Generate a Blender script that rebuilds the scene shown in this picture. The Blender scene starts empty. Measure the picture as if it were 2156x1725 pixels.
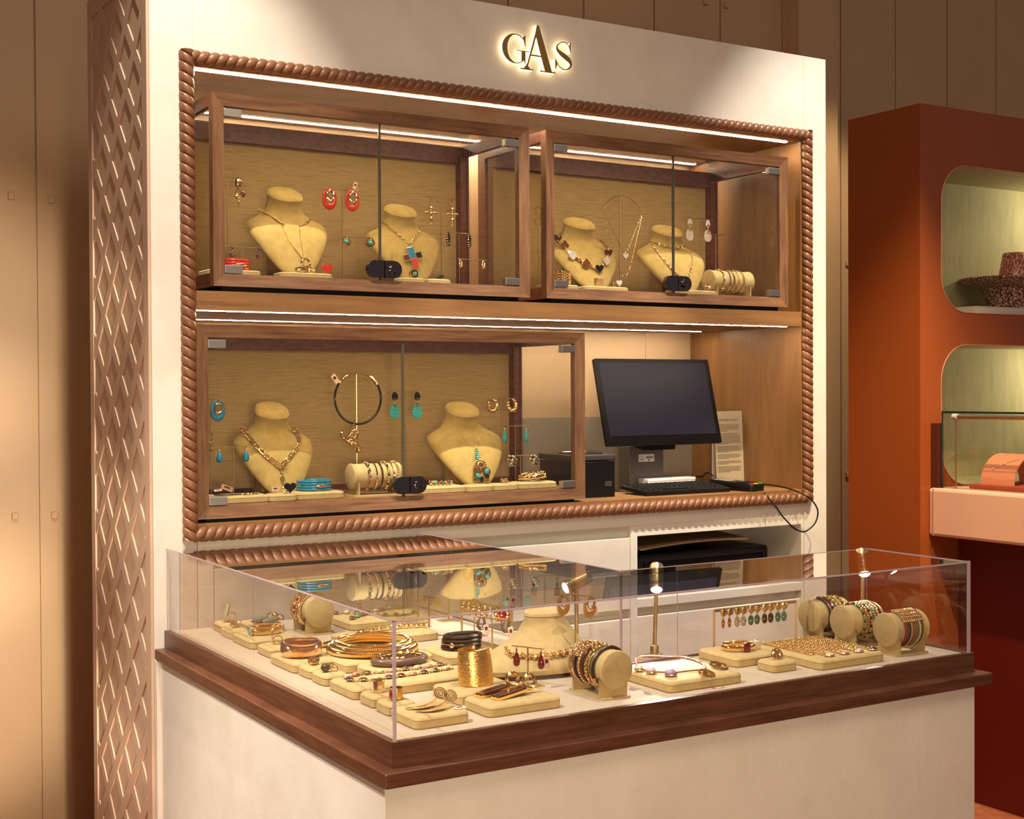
import bpy, bmesh, math, random
from mathutils import Vector, Matrix, Euler
from mathutils.geometry import tessellate_polygon
from mathutils.bvhtree import BVHTree
rnd = random.Random(7)
PI = math.pi
sc = bpy.context.scene
COL = sc.collection

# ------------------------------------------------------------------ camera
F_PX, CX, CY = 2839.73, 1078.0, 862.5
YAW, PIT, ROL = .547187898, -.0133902, -.00494683
CAM = Vector((-1.0313, -3.5, 1.6))
fwd = Vector((math.sin(YAW)*math.cos(PIT), math.cos(YAW)*math.cos(PIT), math.sin(PIT)))
rt0 = Vector((math.cos(YAW), -math.sin(YAW), 0)); up0 = rt0.cross(fwd)
rt = math.cos(ROL)*rt0 + math.sin(ROL)*up0
upv = -math.sin(ROL)*rt0 + math.cos(ROL)*up0
cam_d = bpy.data.cameras.new('camera'); cam = bpy.data.objects.new('camera', cam_d); COL.objects.link(cam)
cam.matrix_world = Matrix(((rt.x, upv.x, -fwd.x, CAM.x), (rt.y, upv.y, -fwd.y, CAM.y), (rt.z, upv.z, -fwd.z, CAM.z), (0, 0, 0, 1)))
cam_d.lens = F_PX/2156*36; cam_d.sensor_width = 36; cam_d.sensor_fit = 'HORIZONTAL'
cam_d.clip_start = .05; cam_d.clip_end = 60
sc.camera = cam

# ------------------------------------------------------------------ world, lights, exposure
sc.view_settings.view_transform = 'Standard'; sc.view_settings.look = 'None'
sc.view_settings.exposure = 0.10; sc.view_settings.gamma = 1.0
sc.cycles.use_denoising = True
sc.cycles.max_bounces = 10; sc.cycles.transparent_max_bounces = 32
sc.cycles.caustics_reflective = False; sc.cycles.caustics_refractive = False
sc.cycles.sample_clamp_indirect = 6
w = bpy.data.worlds.new('world'); sc.world = w; w.use_nodes = True
w.node_tree.nodes['Background'].inputs[0].default_value = (1.0, .76, .66, 1)
w.node_tree.nodes['Background'].inputs[1].default_value = .18

def spot(name, loc, at, power, size, blend, col=(1, .84, .64), r=.05):
    d = bpy.data.lights.new(name, 'SPOT'); o = bpy.data.objects.new(name, d); COL.objects.link(o)
    d.energy = power; d.spot_size = math.radians(size); d.spot_blend = blend; d.color = col; d.shadow_soft_size = r
    o.location = loc; o.rotation_euler = (Vector(at)-Vector(loc)).to_track_quat('-Z', 'Y').to_euler()
    return o
def area(name, loc, at, power, sx, sy, col=(1, .84, .64)):
    d = bpy.data.lights.new(name, 'AREA'); o = bpy.data.objects.new(name, d); COL.objects.link(o)
    d.shape = 'RECTANGLE'; d.size = sx; d.size_y = sy; d.energy = power; d.color = col
    o.location = loc; o.rotation_euler = (Vector(at)-Vector(loc)).to_track_quat('-Z', 'Y').to_euler()
    return o
WARM = (1, .80, .56); CREAM = (1, .93, .83)
# ceiling track spots in front of the display wall, the shop's general light, and added fill spots
spot('track_spot_wall_left', (-.25, -1.18, 4.3), (-.02, 0, 1.40), 430, 42, .5, CREAM, .014)
spot('track_spot_wall_right', (2.55, -1.18, 4.3), (2.32, 0, 1.35), 430, 40, .6, CREAM, .014)
spot('track_spot_desk', (1.1, -1.12, 4.2), (1.30, 0, .85), 560, 29, .45, CREAM, .012)
spot('track_spot_counter', (-1.45, -.95, 4.0), (.15, -.80, .7), 560, 42, .6, CREAM, .03)
spot('low_front_lamp', (-.65, -3.6, 1.45), (1.05, .3, .80), 150, 64, .75, (1, .80, .58), .12)
for lz, lp in ((.60, 130), (1.25, 120), (1.85, 95)): spot('back_wall_fill', (-.175, -.62, lz), (-.24, 1.5, lz+.02), lp, 33, .9, (1, .85, .68), .04)  # unseen stacked spots, added in mid air to brighten the far wall
spot('case_fill', (1.0, -1.30, 4.1), (.95, -1.12, 1), 230, 40, .6, CREAM, .03)  # fill added overhead to brighten the pads in the case
spot('counter_side_fill', (-1.75, -1.0, 3.9), (0, -.80, .30), 460, 25, .8, (1, .90, .78), .03)  # fill added to lift the counter's left face
spot('lattice_fill', (-1.7, -1.5, .15), (0, .3, 1.5), 26, 60, 1.0, (1, .76, .46), .08)  # weak low fill, added so the lattice catches light from below
spot('track_spot_tower', (1.75, -1.5, 4.0), (3.05, .2, .60), 520, 38, 1.0, (1, .80, .50), .05)
for nz in (2.40, 1.70): spot('niche_lamp', (4.24, .20, nz), (3.4, .36, nz-.30), 9, 150, .8, (1, .90, .66), .03)
spot('track_spot_back_right', (3.6, .2, 4.0), (4.0, 1.5, 1.5), 160, 46, .5, WARM, .08)
area('ceiling_panel', (.3, -3.6, 4.2), (.8, -.8, 1), 48, 2.5, 1.5, (1, .78, .60))

# ------------------------------------------------------------------ pixel -> place on a known plane of the room
def ray(px, py): return fwd + rt*((px-CX)/F_PX) - upv*((py-CY)/F_PX)
def on_y(px, py, y): d = ray(px, py); return CAM + d*((y-CAM.y)/d.y)
def on_x(px, py, x): d = ray(px, py); return CAM + d*((x-CAM.x)/d.x)
def on_z(px, py, z): d = ray(px, py); return CAM + d*((z-CAM.z)/d.z)

# ------------------------------------------------------------------ materials
def lin(h):
    h = h.lstrip('#'); c = [int(h[i:i+2], 16)/255 for i in (0, 2, 4)]
    return tuple((x/12.92 if x <= .04045 else ((x+.055)/1.055)**2.4) for x in c)+(1,)
MATS = {}
def mat(name, col, rough=.5, metal=0, **k):
    if name in MATS: return MATS[name]
    m = bpy.data.materials.new(name); m.use_nodes = True; MATS[name] = m
    nt = m.node_tree; b = nt.nodes['Principled BSDF']
    if isinstance(col, str): col = lin(col)
    b.inputs['Base Color'].default_value = col; b.inputs['Roughness'].default_value = rough; b.inputs['Metallic'].default_value = metal
    if 'sheen' in k: b.inputs['Sheen Weight'].default_value = k['sheen']; b.inputs['Sheen Roughness'].default_value = .5
    if 'coat' in k: b.inputs['Coat Weight'].default_value = k['coat']; b.inputs['Coat Roughness'].default_value = .08
    if 'spec' in k: b.inputs['Specular IOR Level'].default_value = k['spec']
    if 'trans' in k: b.inputs['Transmission Weight'].default_value = k['trans']
    if 'emit' in k: b.inputs['Emission Color'].default_value = col; b.inputs['Emission Strength'].default_value = k['emit']
    def noise(scale, detail=3, mapping=(1, 1, 1), rough=.5):
        g = nt.nodes.new('ShaderNodeNewGeometry'); mp = nt.nodes.new('ShaderNodeMapping'); mp.inputs['Scale'].default_value = mapping
        n = nt.nodes.new('ShaderNodeTexNoise'); n.inputs['Scale'].default_value = scale; n.inputs['Detail'].default_value = detail; n.inputs['Roughness'].default_value = rough
        nt.links.new(g.outputs['Position'], mp.inputs['Vector']); nt.links.new(mp.outputs[0], n.inputs['Vector']); return n
    if 'col2' in k:   # (second colour, scale, mapping, low, high)
        c2, s, mp, lo, hi = k['col2']
        if isinstance(c2, str): c2 = lin(c2)
        n = noise(s, 6, mp, .62); r = nt.nodes.new('ShaderNodeValToRGB')
        r.color_ramp.elements[0].position = lo; r.color_ramp.elements[0].color = col
        r.color_ramp.elements[1].position = hi; r.color_ramp.elements[1].color = c2
        nt.links.new(n.outputs['Fac'], r.inputs[0]); last = r.outputs[0]
        if 'col3' in k:
            c3, s, mp, lo, hi = k['col3']
            n = noise(s, 4, mp); r2 = nt.nodes.new('ShaderNodeValToRGB')
            r2.color_ramp.elements[0].position = lo; r2.color_ramp.elements[0].color = (0, 0, 0, 1)
            r2.color_ramp.elements[1].position = hi; r2.color_ramp.elements[1].color = (1, 1, 1, 1)
            mx = nt.nodes.new('ShaderNodeMix'); mx.data_type = 'RGBA'
            nt.links.new(n.outputs['Fac'], r2.inputs[0]); nt.links.new(r2.outputs[0], mx.inputs[0])
            nt.links.new(last, mx.inputs[6]); mx.inputs[7].default_value = lin(c3); last = mx.outputs[2]
        nt.links.new(last, b.inputs['Base Color'])
    if 'bump' in k:   # list of (scale, mapping, strength, distance)
        prev = None
        for s, mp, st, dist in k['bump']:
            n = noise(s, 3, mp); bp = nt.nodes.new('ShaderNodeBump'); bp.inputs['Strength'].default_value = st; bp.inputs['Distance'].default_value = dist
            nt.links.new(n.outputs['Fac'], bp.inputs['Height'])
            if prev: nt.links.new(prev.outputs[0], bp.inputs['Normal'])
            prev = bp
        nt.links.new(prev.outputs[0], b.inputs['Normal'])
    return m
def glass(name, tint=(.97, .97, .95, 1), ior=1.5, gain=1.7):
    m = bpy.data.materials.new(name); m.use_nodes = True; MATS[name] = m; nt = m.node_tree; nt.nodes.clear()
    out = nt.nodes.new('ShaderNodeOutputMaterial'); mx = nt.nodes.new('ShaderNodeMixShader')
    tr = nt.nodes.new('ShaderNodeBsdfTransparent'); tr.inputs[0].default_value = tint
    gl = nt.nodes.new('ShaderNodeBsdfGlossy'); gl.inputs['Roughness'].default_value = .0; gl.inputs[0].default_value = (1, 1, 1, 1)
    fr = nt.nodes.new('ShaderNodeFresnel'); fr.inputs[0].default_value = ior
    ge = nt.nodes.new('ShaderNodeNewGeometry')
    s = nt.nodes.new('ShaderNodeMath'); s.operation = 'SUBTRACT'; s.inputs[0].default_value = 1
    mu = nt.nodes.new('ShaderNodeMath'); mu.operation = 'MULTIPLY'; m2 = nt.nodes.new('ShaderNodeMath'); m2.operation = 'MULTIPLY'; m2.use_clamp = True; m2.inputs[1].default_value = gain
    L = nt.links.new
    L(ge.outputs['Backfacing'], s.inputs[1]); L(fr.outputs[0], mu.inputs[0]); L(s.outputs[0], mu.inputs[1]); L(mu.outputs[0], m2.inputs[0])
    L(m2.outputs[0], mx.inputs[0]); L(tr.outputs[0], mx.inputs[1]); L(gl.outputs[0], mx.inputs[2]); L(mx.outputs[0], out.inputs[0])
    return m
def emis(name, col, st):
    m = bpy.data.materials.new(name); m.use_nodes = True; MATS[name] = m; nt = m.node_tree; nt.nodes.clear()
    o = nt.nodes.new('ShaderNodeOutputMaterial'); e = nt.nodes.new('ShaderNodeEmission'); e.inputs[0].default_value = (*col, 1); e.inputs[1].default_value = st
    nt.links.new(e.outputs[0], o.inputs[0]); return m

walnut = mat('walnut', '#6A4630', .42, col2=('#86603F', 6, (1.2, 3, 14), .35, .65), col3=('#4E3020', 5, (.8, 3, 22), .55, .8), bump=[(30, (1, 2, 14), .12, .001)])
walnut_v = mat('walnut_upright', '#6A4630', .42, col2=('#86603F', 6, (12, 6, 1.2), .35, .65), col3=('#4E3020', 5, (20, 10, .8), .55, .8), bump=[(30, (14, 8, 1), .12, .001)])
walnut_y = mat('walnut_deep', '#5A2F20', .4, col2=('#7A4630', 6, (8, 1.2, 14), .35, .65), bump=[(30, (8, 1, 14), .12, .001)])
walnut_c = mat('counter_walnut', '#4E2C1B', .36, col2=('#653D29', 6, (1.2, 1.2, 14), .35, .65), col3=('#402516', 5, (.8, .8, 22), .55, .8), bump=[(30, (1, 1, 14), .12, .001)])
niche_w = mat('warm_walnut_veneer', '#7E5834', .4, col2=('#92693F', 4, (7, 5, .9), .35, .65), col3=('#6E4324', 3, (9, 8, .5), .6, .85))
niche_h = mat('warm_walnut_veneer_level', '#7E5834', .42, col2=('#946A3F', 4, (.9, 3, 9), .35, .65), col3=('#6B4020', 3, (.6, 3, 16), .58, .8))
ropew = mat('carved_wood', '#704528', .42, col2=('#825434', 14, (1, 1, 1), .35, .7), coat=.12, bump=[(60, (1, 1, 1), .08, .001)])
plaster = mat('cream_plaster', '#DDD3C3', .75, col2=('#D3C8B6', 5, (1, 1, 1), .4, .7), bump=[(90, (1, 1, .05), .22, .002), (260, (1, 1, .8), .16, .002)])
white_p = mat('white_paint', '#DDD6C6', .55)
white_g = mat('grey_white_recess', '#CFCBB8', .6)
lattice = mat('tan_lattice_paint', '#C6A488', .6, bump=[(60, (1, 1, .3), .1, .001)])
lattice_e = mat('lattice_recess_paint', '#B8935F', .6)
tan_m = mat('tan_painted_metal', '#C2A076', .45, col2=('#B9966B', 1.2, (1, 1, 1), .3, .7), bump=[(4, (1, 1, 1), .08, .01)])
floor_m = mat('terracotta_floor', '#8E4526', .8, col2=('#A45A35', 28, (1, 1, 1), .4, .65), bump=[(60, (1, 1, 1), .3, .003)])
grass = mat('grasscloth', '#A4844E', .8, col2=('#BC9C66', 7, (2.2, 1, 70), .35, .65), col3=('#6E5230', 4, (3, 1, 120), .6, .78), bump=[(20, (2, 1, 60), .3, .001)])
suede_y = mat('golden_suede', '#BFA25C', .9, sheen=.05, col2=('#B0914A', 40, (1, 1, 1), .35, .7), bump=[(300, (1, 1, 1), .1, .0005)])
suede = mat('yellow_suede', '#C6AE76', .9, sheen=.05, col2=('#BAA068', 60, (1, 1, 1), .35, .7), bump=[(300, (1, 1, 1), .1, .0005)])
suede_seam = mat('suede_piping', '#B99B60', .85)
lining = mat('beige_suede_lining', '#BFAE93', .9, sheen=.2, col2=('#B7A488', 30, (1, 1, 1), .35, .7))
gold = mat('polished_gold', (1.0, .70, .32, 1), .11, 1)
rose = mat('rose_gold', (1.0, .66, .42, 1), .14, 1)
darkgold = mat('old_gold', (.78, .50, .20, 1), .25, 1)
hammer = mat('hammered_gold', (1.0, .62, .20, 1), .24, 1, bump=[(160, (1, 1, 2.6), 1.0, .0012)])
brass = mat('brushed_brass', (.72, .54, .26, 1), .34, 1)
steel = mat('brushed_steel', (.50, .47, .42, 1), .36, 1)
chrome = mat('chrome', (.62, .60, .60, 1), .12, 1)
black_ch = mat('black_chrome', (.16, .14, .15, 1), .12, 1)
coral = mat('coral_enamel', '#D5321A', .22, coat=.6)
turq = mat('turquoise_enamel', '#1984A6', .25, coat=.6)
turq_s = mat('turquoise_stone', '#2C9C98', .35, col2=('#5FBDB0', 120, (1, 1, 1), .4, .7))
black_e = mat('black_enamel', '#0C090A', .14, coat=.7)
brown_e = mat('brown_enamel', '#50251C', .18, coat=.7)
wine = mat('dark_red_stone', '#6A0F16', .12, coat=.8)
redst = mat('red_stone', '#B31412', .1, coat=.8)
pearl = mat('mother_of_pearl', '#E6DCCB', .22, coat=.6, col2=('#CDB9B6', 40, (1, 1, 1), .35, .7))
pinkst = mat('pink_quartz', '#E39A8C', .15, coat=.6)
purple = mat('amethyst', '#4B2050', .12, coat=.7)
jade = mat('green_stone', '#3E8A66', .18, coat=.6)
olive = mat('olive_stone', '#5A4720', .18, coat=.6)
smoke = mat('smoky_stone', '#5C4A3E', .15, coat=.7)
clear_st = mat('clear_quartz', '#D9C7A6', .1, coat=.6)
greyg = mat('grey_green_stone', '#75806A', .15, coat=.7)
paleo = mat('pale_olive_stone', '#A9A684', .15, coat=.7)
aqua = mat('aqua_stone', '#6FA0A0', .15, coat=.7)
leather_d = mat('dark_brown_leather', '#33200F', .38)
leather_p = mat('dusty_pink_leather', '#9A5B46', .5)
tortoise = mat('grey_brown_resin', '#6A5142', .25, coat=.4)
tag_m = mat('pink_paper_tag', '#E8BFA4', .7)
tag_ink = mat('tag_ink', '#4A3530', .8)
led = emis('led_strip_light', (1, .82, .57), 95)
led2 = emis('led_strip_light_soft', (1, .82, .57), 85)
bulb = emis('spot_bulb_light', (1, .86, .70), 60)
halo_m = emis('sign_edge_light', (1, .80, .46), 3.6)
sign_f = mat('sign_brass_face', (.60, .38, .13, 1), .28, 1)
clear = glass('clear_glass', (.975, .975, .96, 1), 1.5, 1.6)
acryl = glass('clear_acrylic', (.965, .955, .955, 1), 1.49, 1.8)
acr_e = mat('acrylic_edge', '#B7A0A4', .2, coat=.5)
gl_edge = mat('glass_edge', '#57503C', .15, coat=.5)
green_edge = mat('green_glass_edge', '#0E2F2A', .15, coat=.5)
blackp = mat('black_plastic', '#0B0909', .45, spec=.3)
keycap = mat('black_keycap', '#100E0E', .5, spec=.35)
screen_m = mat('dark_screen', '#2A2A3C', .45, spec=.25)
greym = mat('grey_metal_stand', '#77706A', .4, .6)
white_card = mat('white_card', '#E9E3DA', .6)
paper = mat('cream_paper', '#DCCDB2', .7)
ink = mat('grey_ink', '#6A5C4C', .8)
bpanel = mat('beige_back_panel', '#CDB08E', .6)
gpanel = mat('grey_back_panel', '#9A9184', .5)
orange_p = mat('burnt_orange_paint', '#96481B', .38, bump=[(3, (1, 1, 1), .05, .01)])
sage = mat('sage_grasscloth', '#B5AD7C', .8, col2=('#A8A070', 12, (3, 3, .5), .4, .65), bump=[(200, (1, 1, .3), .2, .001)])
pink_l = mat('nude_pink_leather', '#D9A585', .55, bump=[(160, (1, 1, 1), .08, .0005)])
terra = mat('terracotta_felt', '#A5421C', .8)
salmon = mat('salmon_suede', '#DB8558', .8, sheen=.2)
speck = mat('speckled_glaze', '#5E1C10', .3, col2=('#E7CDB4', 150, (1, 1, 1), .5, .56), coat=.3)
speck_r = mat('red_speckled_glaze', '#B04227', .3, col2=('#EAD2B8', 150, (1, 1, 1), .5, .56), coat=.3)
redtag = mat('red_sticker', '#C4160E', .5)

# ------------------------------------------------------------------ mesh building
class G:
    def __init__(s): s.v = []; s.f = []
    def add(s, vs, fs):
        n = len(s.v); s.v += [Vector(p) for p in vs]; s.f += [tuple(i+n for i in f) for f in fs]; return s
    def box(s, x0, x1, y0, y1, z0, z1, M=None):
        vs = [(x, y, z) for z in (z0, z1) for y in (y0, y1) for x in (x0, x1)]
        if M: vs = [M @ Vector(p) for p in vs]
        return s.add(vs, [(0, 2, 3, 1), (4, 5, 7, 6), (0, 1, 5, 4), (2, 6, 7, 3), (0, 4, 6, 2), (1, 3, 7, 5)])
    def loft(s, rings, cap0=True, cap1=True, closed=False):
        n = len(rings[0]); base = len(s.v); k = len(rings)
        s.v += [Vector(p) for r in rings for p in r]
        for i in range(k if closed else k-1):
            a = base+i*n; b = base+((i+1) % k)*n
            for j in range(n): j2 = (j+1) % n; s.f.append((a+j, a+j2, b+j2, b+j))
        if not closed:
            if cap0: s.f.append(tuple(base+j for j in reversed(range(n))))
            if cap1: s.f.append(tuple(base+(k-1)*n+j for j in range(n)))
        return s
    def tube(s, pts, r, seg=8, closed=False, flat=1.0, upn=None):
        pts = [Vector(p) for p in pts]; n = len(pts); rings = []; prev = None
        for i, p in enumerate(pts):
            if closed: t = pts[(i+1) % n]-pts[i-1]
            else: t = pts[min(i+1, n-1)]-pts[max(i-1, 0)]
            t = t.normalized() if t.length > 1e-9 else Vector((0, 0, 1))
            if prev is None:
                a = Vector(upn) if upn else (Vector((0, 0, 1)) if abs(t.z) < .9 else Vector((1, 0, 0)))
            else: a = prev
            nrm = (a-t*a.dot(t)).normalized(); prev = nrm; b = t.cross(nrm)
            rr = r[i] if isinstance(r, (list, tuple)) else r
            rings.append([p+(nrm*math.cos(2*PI*j/seg)*flat+b*math.sin(2*PI*j/seg))*rr for j in range(seg)])
        return s.loft(rings, closed=closed)
    def ell(s, c, rx, ry, rz, M=None, u=12, v=8):
        c = Vector(c); rings = []
        for i in range(1, v):
            a = PI*i/v-PI/2
            rings.append([Vector((rx*math.cos(a)*math.cos(2*PI*j/u), ry*math.cos(a)*math.sin(2*PI*j/u), rz*math.sin(a))) for j in range(u)])
        R = M or Matrix.Identity(3)
        rings = [[c+R @ p for p in r] for r in rings]
        b = len(s.v); s.loft(rings, cap0=False, cap1=False)
        s.v += [c+R @ Vector((0, 0, -rz)), c+R @ Vector((0, 0, rz))]; e = len(s.v)
        for j in range(u):
            j2 = (j+1) % u; s.f.append((e-2, b+j2, b+j)); s.f.append((e-1, b+(v-2)*u+j, b+(v-2)*u+j2))
        return s
    def torus(s, c, A, B, r, N=None, seg=24, tseg=8, wob=None, flat=1.0):
        """ring around centre c with half axes A and B (vectors)"""
        c, A, B = Vector(c), Vector(A), Vector(B); N = A.cross(B).normalized(); rings = []
        for i in range(seg):
            t = 2*PI*i/seg; p = c+A*math.cos(t)+B*math.sin(t)
            o = (A.normalized()*math.cos(t)*B.length+B.normalized()*math.sin(t)*A.length).normalized()
            rr = r if wob is None else wob(t)
            rings.append([p+(o*math.cos(2*PI*j/tseg)+N*math.sin(2*PI*j/tseg)*flat)*rr for j in range(tseg)])
        return s.loft(rings, closed=True)
    def lathe(s, prof, c=(0, 0, 0), seg=32, M=None):
        c = Vector(c); R = M or Matrix.Identity(3)
        rings = [[c+R @ Vector((r*math.cos(2*PI*j/seg), r*math.sin(2*PI*j/seg), z)) for j in range(seg)] for r, z in prof]
        return s.loft(rings)
    def prism(s, loops, d0, d1, fn):
        """outline loops (first outer, rest holes), extruded from depth d0 to d1; fn(u, v, d) gives the point"""
        pts = [p for l in loops for p in l]
        tris = tessellate_polygon([[Vector((p[0], p[1], 0)) for p in l] for l in loops]); n = len(pts); b = len(s.v)
        s.v += [Vector(fn(p[0], p[1], d0)) for p in pts]+[Vector(fn(p[0], p[1], d1)) for p in pts]
        for t in tris: s.f.append(tuple(b+i for i in t)); s.f.append(tuple(b+n+i for i in reversed(t)))
        k = 0
        for l in loops:
            m = len(l)
            for i in range(m): j = (i+1) % m; s.f.append((b+k+i, b+k+j, b+n+k+j, b+n+k+i))
            k += m
        return s
    def chain(s, path, L, W, r, nrm=(0, -1, 0), twist=PI/2, seg=10, tseg=5, step=None, flip0=0):
        pts = resample(path, step or L*.72)
        for i in range(len(pts)-1):
            a, b = pts[i], pts[i+1]; t = (b-a).normalized(); n = Vector(nrm); n = (n-t*n.dot(t))
            n = n.normalized() if n.length > 1e-6 else t.orthogonal().normalized(); sd = t.cross(n)
            q = twist*((i+flip0) % 2); sd2 = sd*math.cos(q)+n*math.sin(q)
            s.torus((a+b)/2, t*(L/2-r), sd2*(W/2-r), r, seg=seg, tseg=tseg)
        return s
    def build(s, name, m, parent=None, smooth=True, bevel=0, local=False, origin=None):
        """link as one mesh object. Points are world points unless local (then in the parent's own frame)"""
        vs = s.v
        if parent is not None and not local:
            Mi = Matrix.LocRotScale(parent.location, parent.rotation_euler, None)
            if parent.parent is not None: Mi = Matrix.LocRotScale(parent.parent.location, parent.parent.rotation_euler, None) @ Mi
            Mi = Mi.inverted(); vs = [Mi @ p for p in vs]
        off = Vector((0, 0, 0))
        if parent is None:
            off = Vector(origin) if origin is not None else Vector(((min(p.x for p in vs)+max(p.x for p in vs))/2, (min(p.y for p in vs)+max(p.y for p in vs))/2, min(p.z for p in vs)))
            vs = [p-off for p in vs]
        me = bpy.data.meshes.new(name); me.from_pydata([tuple(p) for p in vs], [], s.f); me.validate()
        bm = bmesh.new(); bm.from_mesh(me); bmesh.ops.recalc_face_normals(bm, faces=bm.faces); bm.to_mesh(me); bm.free()
        me.materials.append(m); o = bpy.data.objects.new(name, me); COL.objects.link(o); o.location = off
        if parent is not None: o.parent = parent
        if smooth:
            me.polygons.foreach_set('use_smooth', [True]*len(me.polygons)); me.set_sharp_from_angle(angle=math.radians(38))
        if bevel:
            bv = o.modifiers.new('bevel', 'BEVEL'); bv.width = bevel; bv.segments = 2; bv.limit_method = 'ANGLE'
        return o
def resample(path, step):
    path = [Vector(p) for p in path]; L = [0]
    for a, b in zip(path, path[1:]): L.append(L[-1]+(b-a).length)
    n = max(1, round(L[-1]/step)); out = []; k = 0
    for i in range(n+1):
        t = L[-1]*i/n
        while k < len(L)-2 and L[k+1] < t: k += 1
        q = (t-L[k])/max(1e-9, L[k+1]-L[k]); out.append(path[k].lerp(path[k+1], q))
    return out
def smooth_path(pts, n=8):
    pts = [Vector(p) for p in pts]; P = [pts[0]*2-pts[1]]+pts+[pts[-1]*2-pts[-2]]; out = []
    for i in range(1, len(P)-2):
        for k in range(n):
            t = k/n; a, b, c, d = P[i-1:i+3]
            out.append(.5*((2*b)+(c-a)*t+(2*a-5*b+4*c-d)*t*t+(3*b-a-3*c+d)*t**3))
    return out+[pts[-1]]
def rrect(x0, x1, y0, y1, r, n=6):
    out = []
    for cx, cy, a0 in ((x1-r, y1-r, 0), (x0+r, y1-r, 90), (x0+r, y0+r, 180), (x1-r, y0+r, 270)):
        for i in range(n+1): a = math.radians(a0+90*i/n); out.append((cx+r*math.cos(a), cy+r*math.sin(a)))
    return out
def tag(o, label, cat, group=None, kind=None):
    if label: o['label'] = label
    if cat: o['category'] = cat
    if group: o['group'] = group
    if kind: o['kind'] = kind
    return o
def thing(name, label, cat, loc=(0, 0, 0), rz=0, group=None):
    o = bpy.data.objects.new(name, None); COL.objects.link(o); o.location = loc; o.rotation_euler = (0, 0, rz); o.empty_display_size = .02
    return tag(o, label, cat, group)
def struct(name, g, m, **k): o = g.build(name, m, **k); o['kind'] = 'structure'; return o
def rotz(a): return Matrix.Rotation(a, 3, 'Z')

# ================================================================== the room
g = G().box(-6, 9, -7, 2.4, -.1, 0); struct('floor', g, floor_m, smooth=False)
# far wall of painted metal panels with square bolts
WY = 1.5
g = G()
g.box(-6.5, 9, WY+.012, WY+.1, 0, 5)
seams = [.03+.395*k for k in range(-15, 22)]
for a, b in zip(seams, seams[1:]): g.box(a+.004, b-.004, WY, WY+.02, 0, 5)
wall_b = struct('wall_back', g, tan_m, smooth=False)
g = G().box(3.60, 3.86, WY-.10, WY+.01, 0, 5); g.build('column', tan_m, wall_b, smooth=False)
for px, py in ((23, 413), (107, 421), (31, 1087), (114, 1085), (1484, 5), (1528, 12), (1735, 55), (1783, 555), (1783, 1000)):
    q = on_y(px, py, WY); G().box(q.x-.011, q.x+.011, WY-.012, WY+.004, q.z-.013, q.z+.013).build('bolt', tan_m, wall_b, smooth=False, bevel=.003)

# ------------------------------------------------------------------ free-standing display wall
XL, XR, ZT = 0.0, 2.405, 2.766
OX0, OX1, OZ0, OZ1 = .117, 2.286, 1.203, 2.467     # niche opening
D = .60
g = G()
g.box(XL, OX0, 0, D, 0, ZT)                                        # left pier
g.box(OX1+.012, XR, 0, D, 0, ZT)                                   # right pier
g.box(OX0, OX1+.012, 0, D, OZ1+.018, ZT)                           # header
g.box(OX0, OX1+.012, .52, D, 0, OZ0)
struct('wall_display', g, plaster, smooth=False, bevel=.002)
# lattice panel on the left end
g = G()
g.box(-.0085, -.001, 0, .045, 0, ZT); g.box(-.0085, -.001, .56, .60, 0, ZT); g.box(-.0085, -.001, .045, .56, 2.71, ZT); g.box(-.004, -.001, .045, .56, 0, 2.71)
lat = struct('wall_lattice_panel', g, lattice, smooth=False)
hw, hh, bw = .083, .0865, .0165
g = G()
def clip_bar(y0, z0, y1, z1, e=0):
    # clip the centre line to the frame
    a, b = Vector((y0, z0)), Vector((y1, z1)); lo, hi = 0.0, 1.0; d = b-a
    for k, mn, mx in ((0, .045, .56), (1, 0, 2.71)):
        if abs(d[k]) < 1e-9: continue
        t0, t1 = (mn-a[k])/d[k], (mx-a[k])/d[k]
        if t0 > t1: t0, t1 = t1, t0
        lo, hi = max(lo, t0), min(hi, t1)
    if hi <= lo: return
    p, q = a+d*lo, a+d*hi; n = Vector((-(q-p).y, (q-p).x)).normalized()*bw
    vs = [(xx, c.x, c.y) for xx in (-.0075-e, -.003) for c in (p-n, q-n, q+n, p+n)]
    g.add(vs, [(0, 1, 2, 3), (7, 6, 5, 4), (0, 4, 5, 1), (1, 5, 6, 2), (2, 6, 7, 3), (3, 7, 4, 0)])
for k in range(-12, 40):
    z0 = .009+k*2*hh
    clip_bar(.037, z0, .037+hw*8, z0+hh*8); clip_bar(.037, z0, .037+hw*8, z0-hh*8, .0004)
g.build('lattice_bars', lattice, lat, smooth=False)

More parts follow.
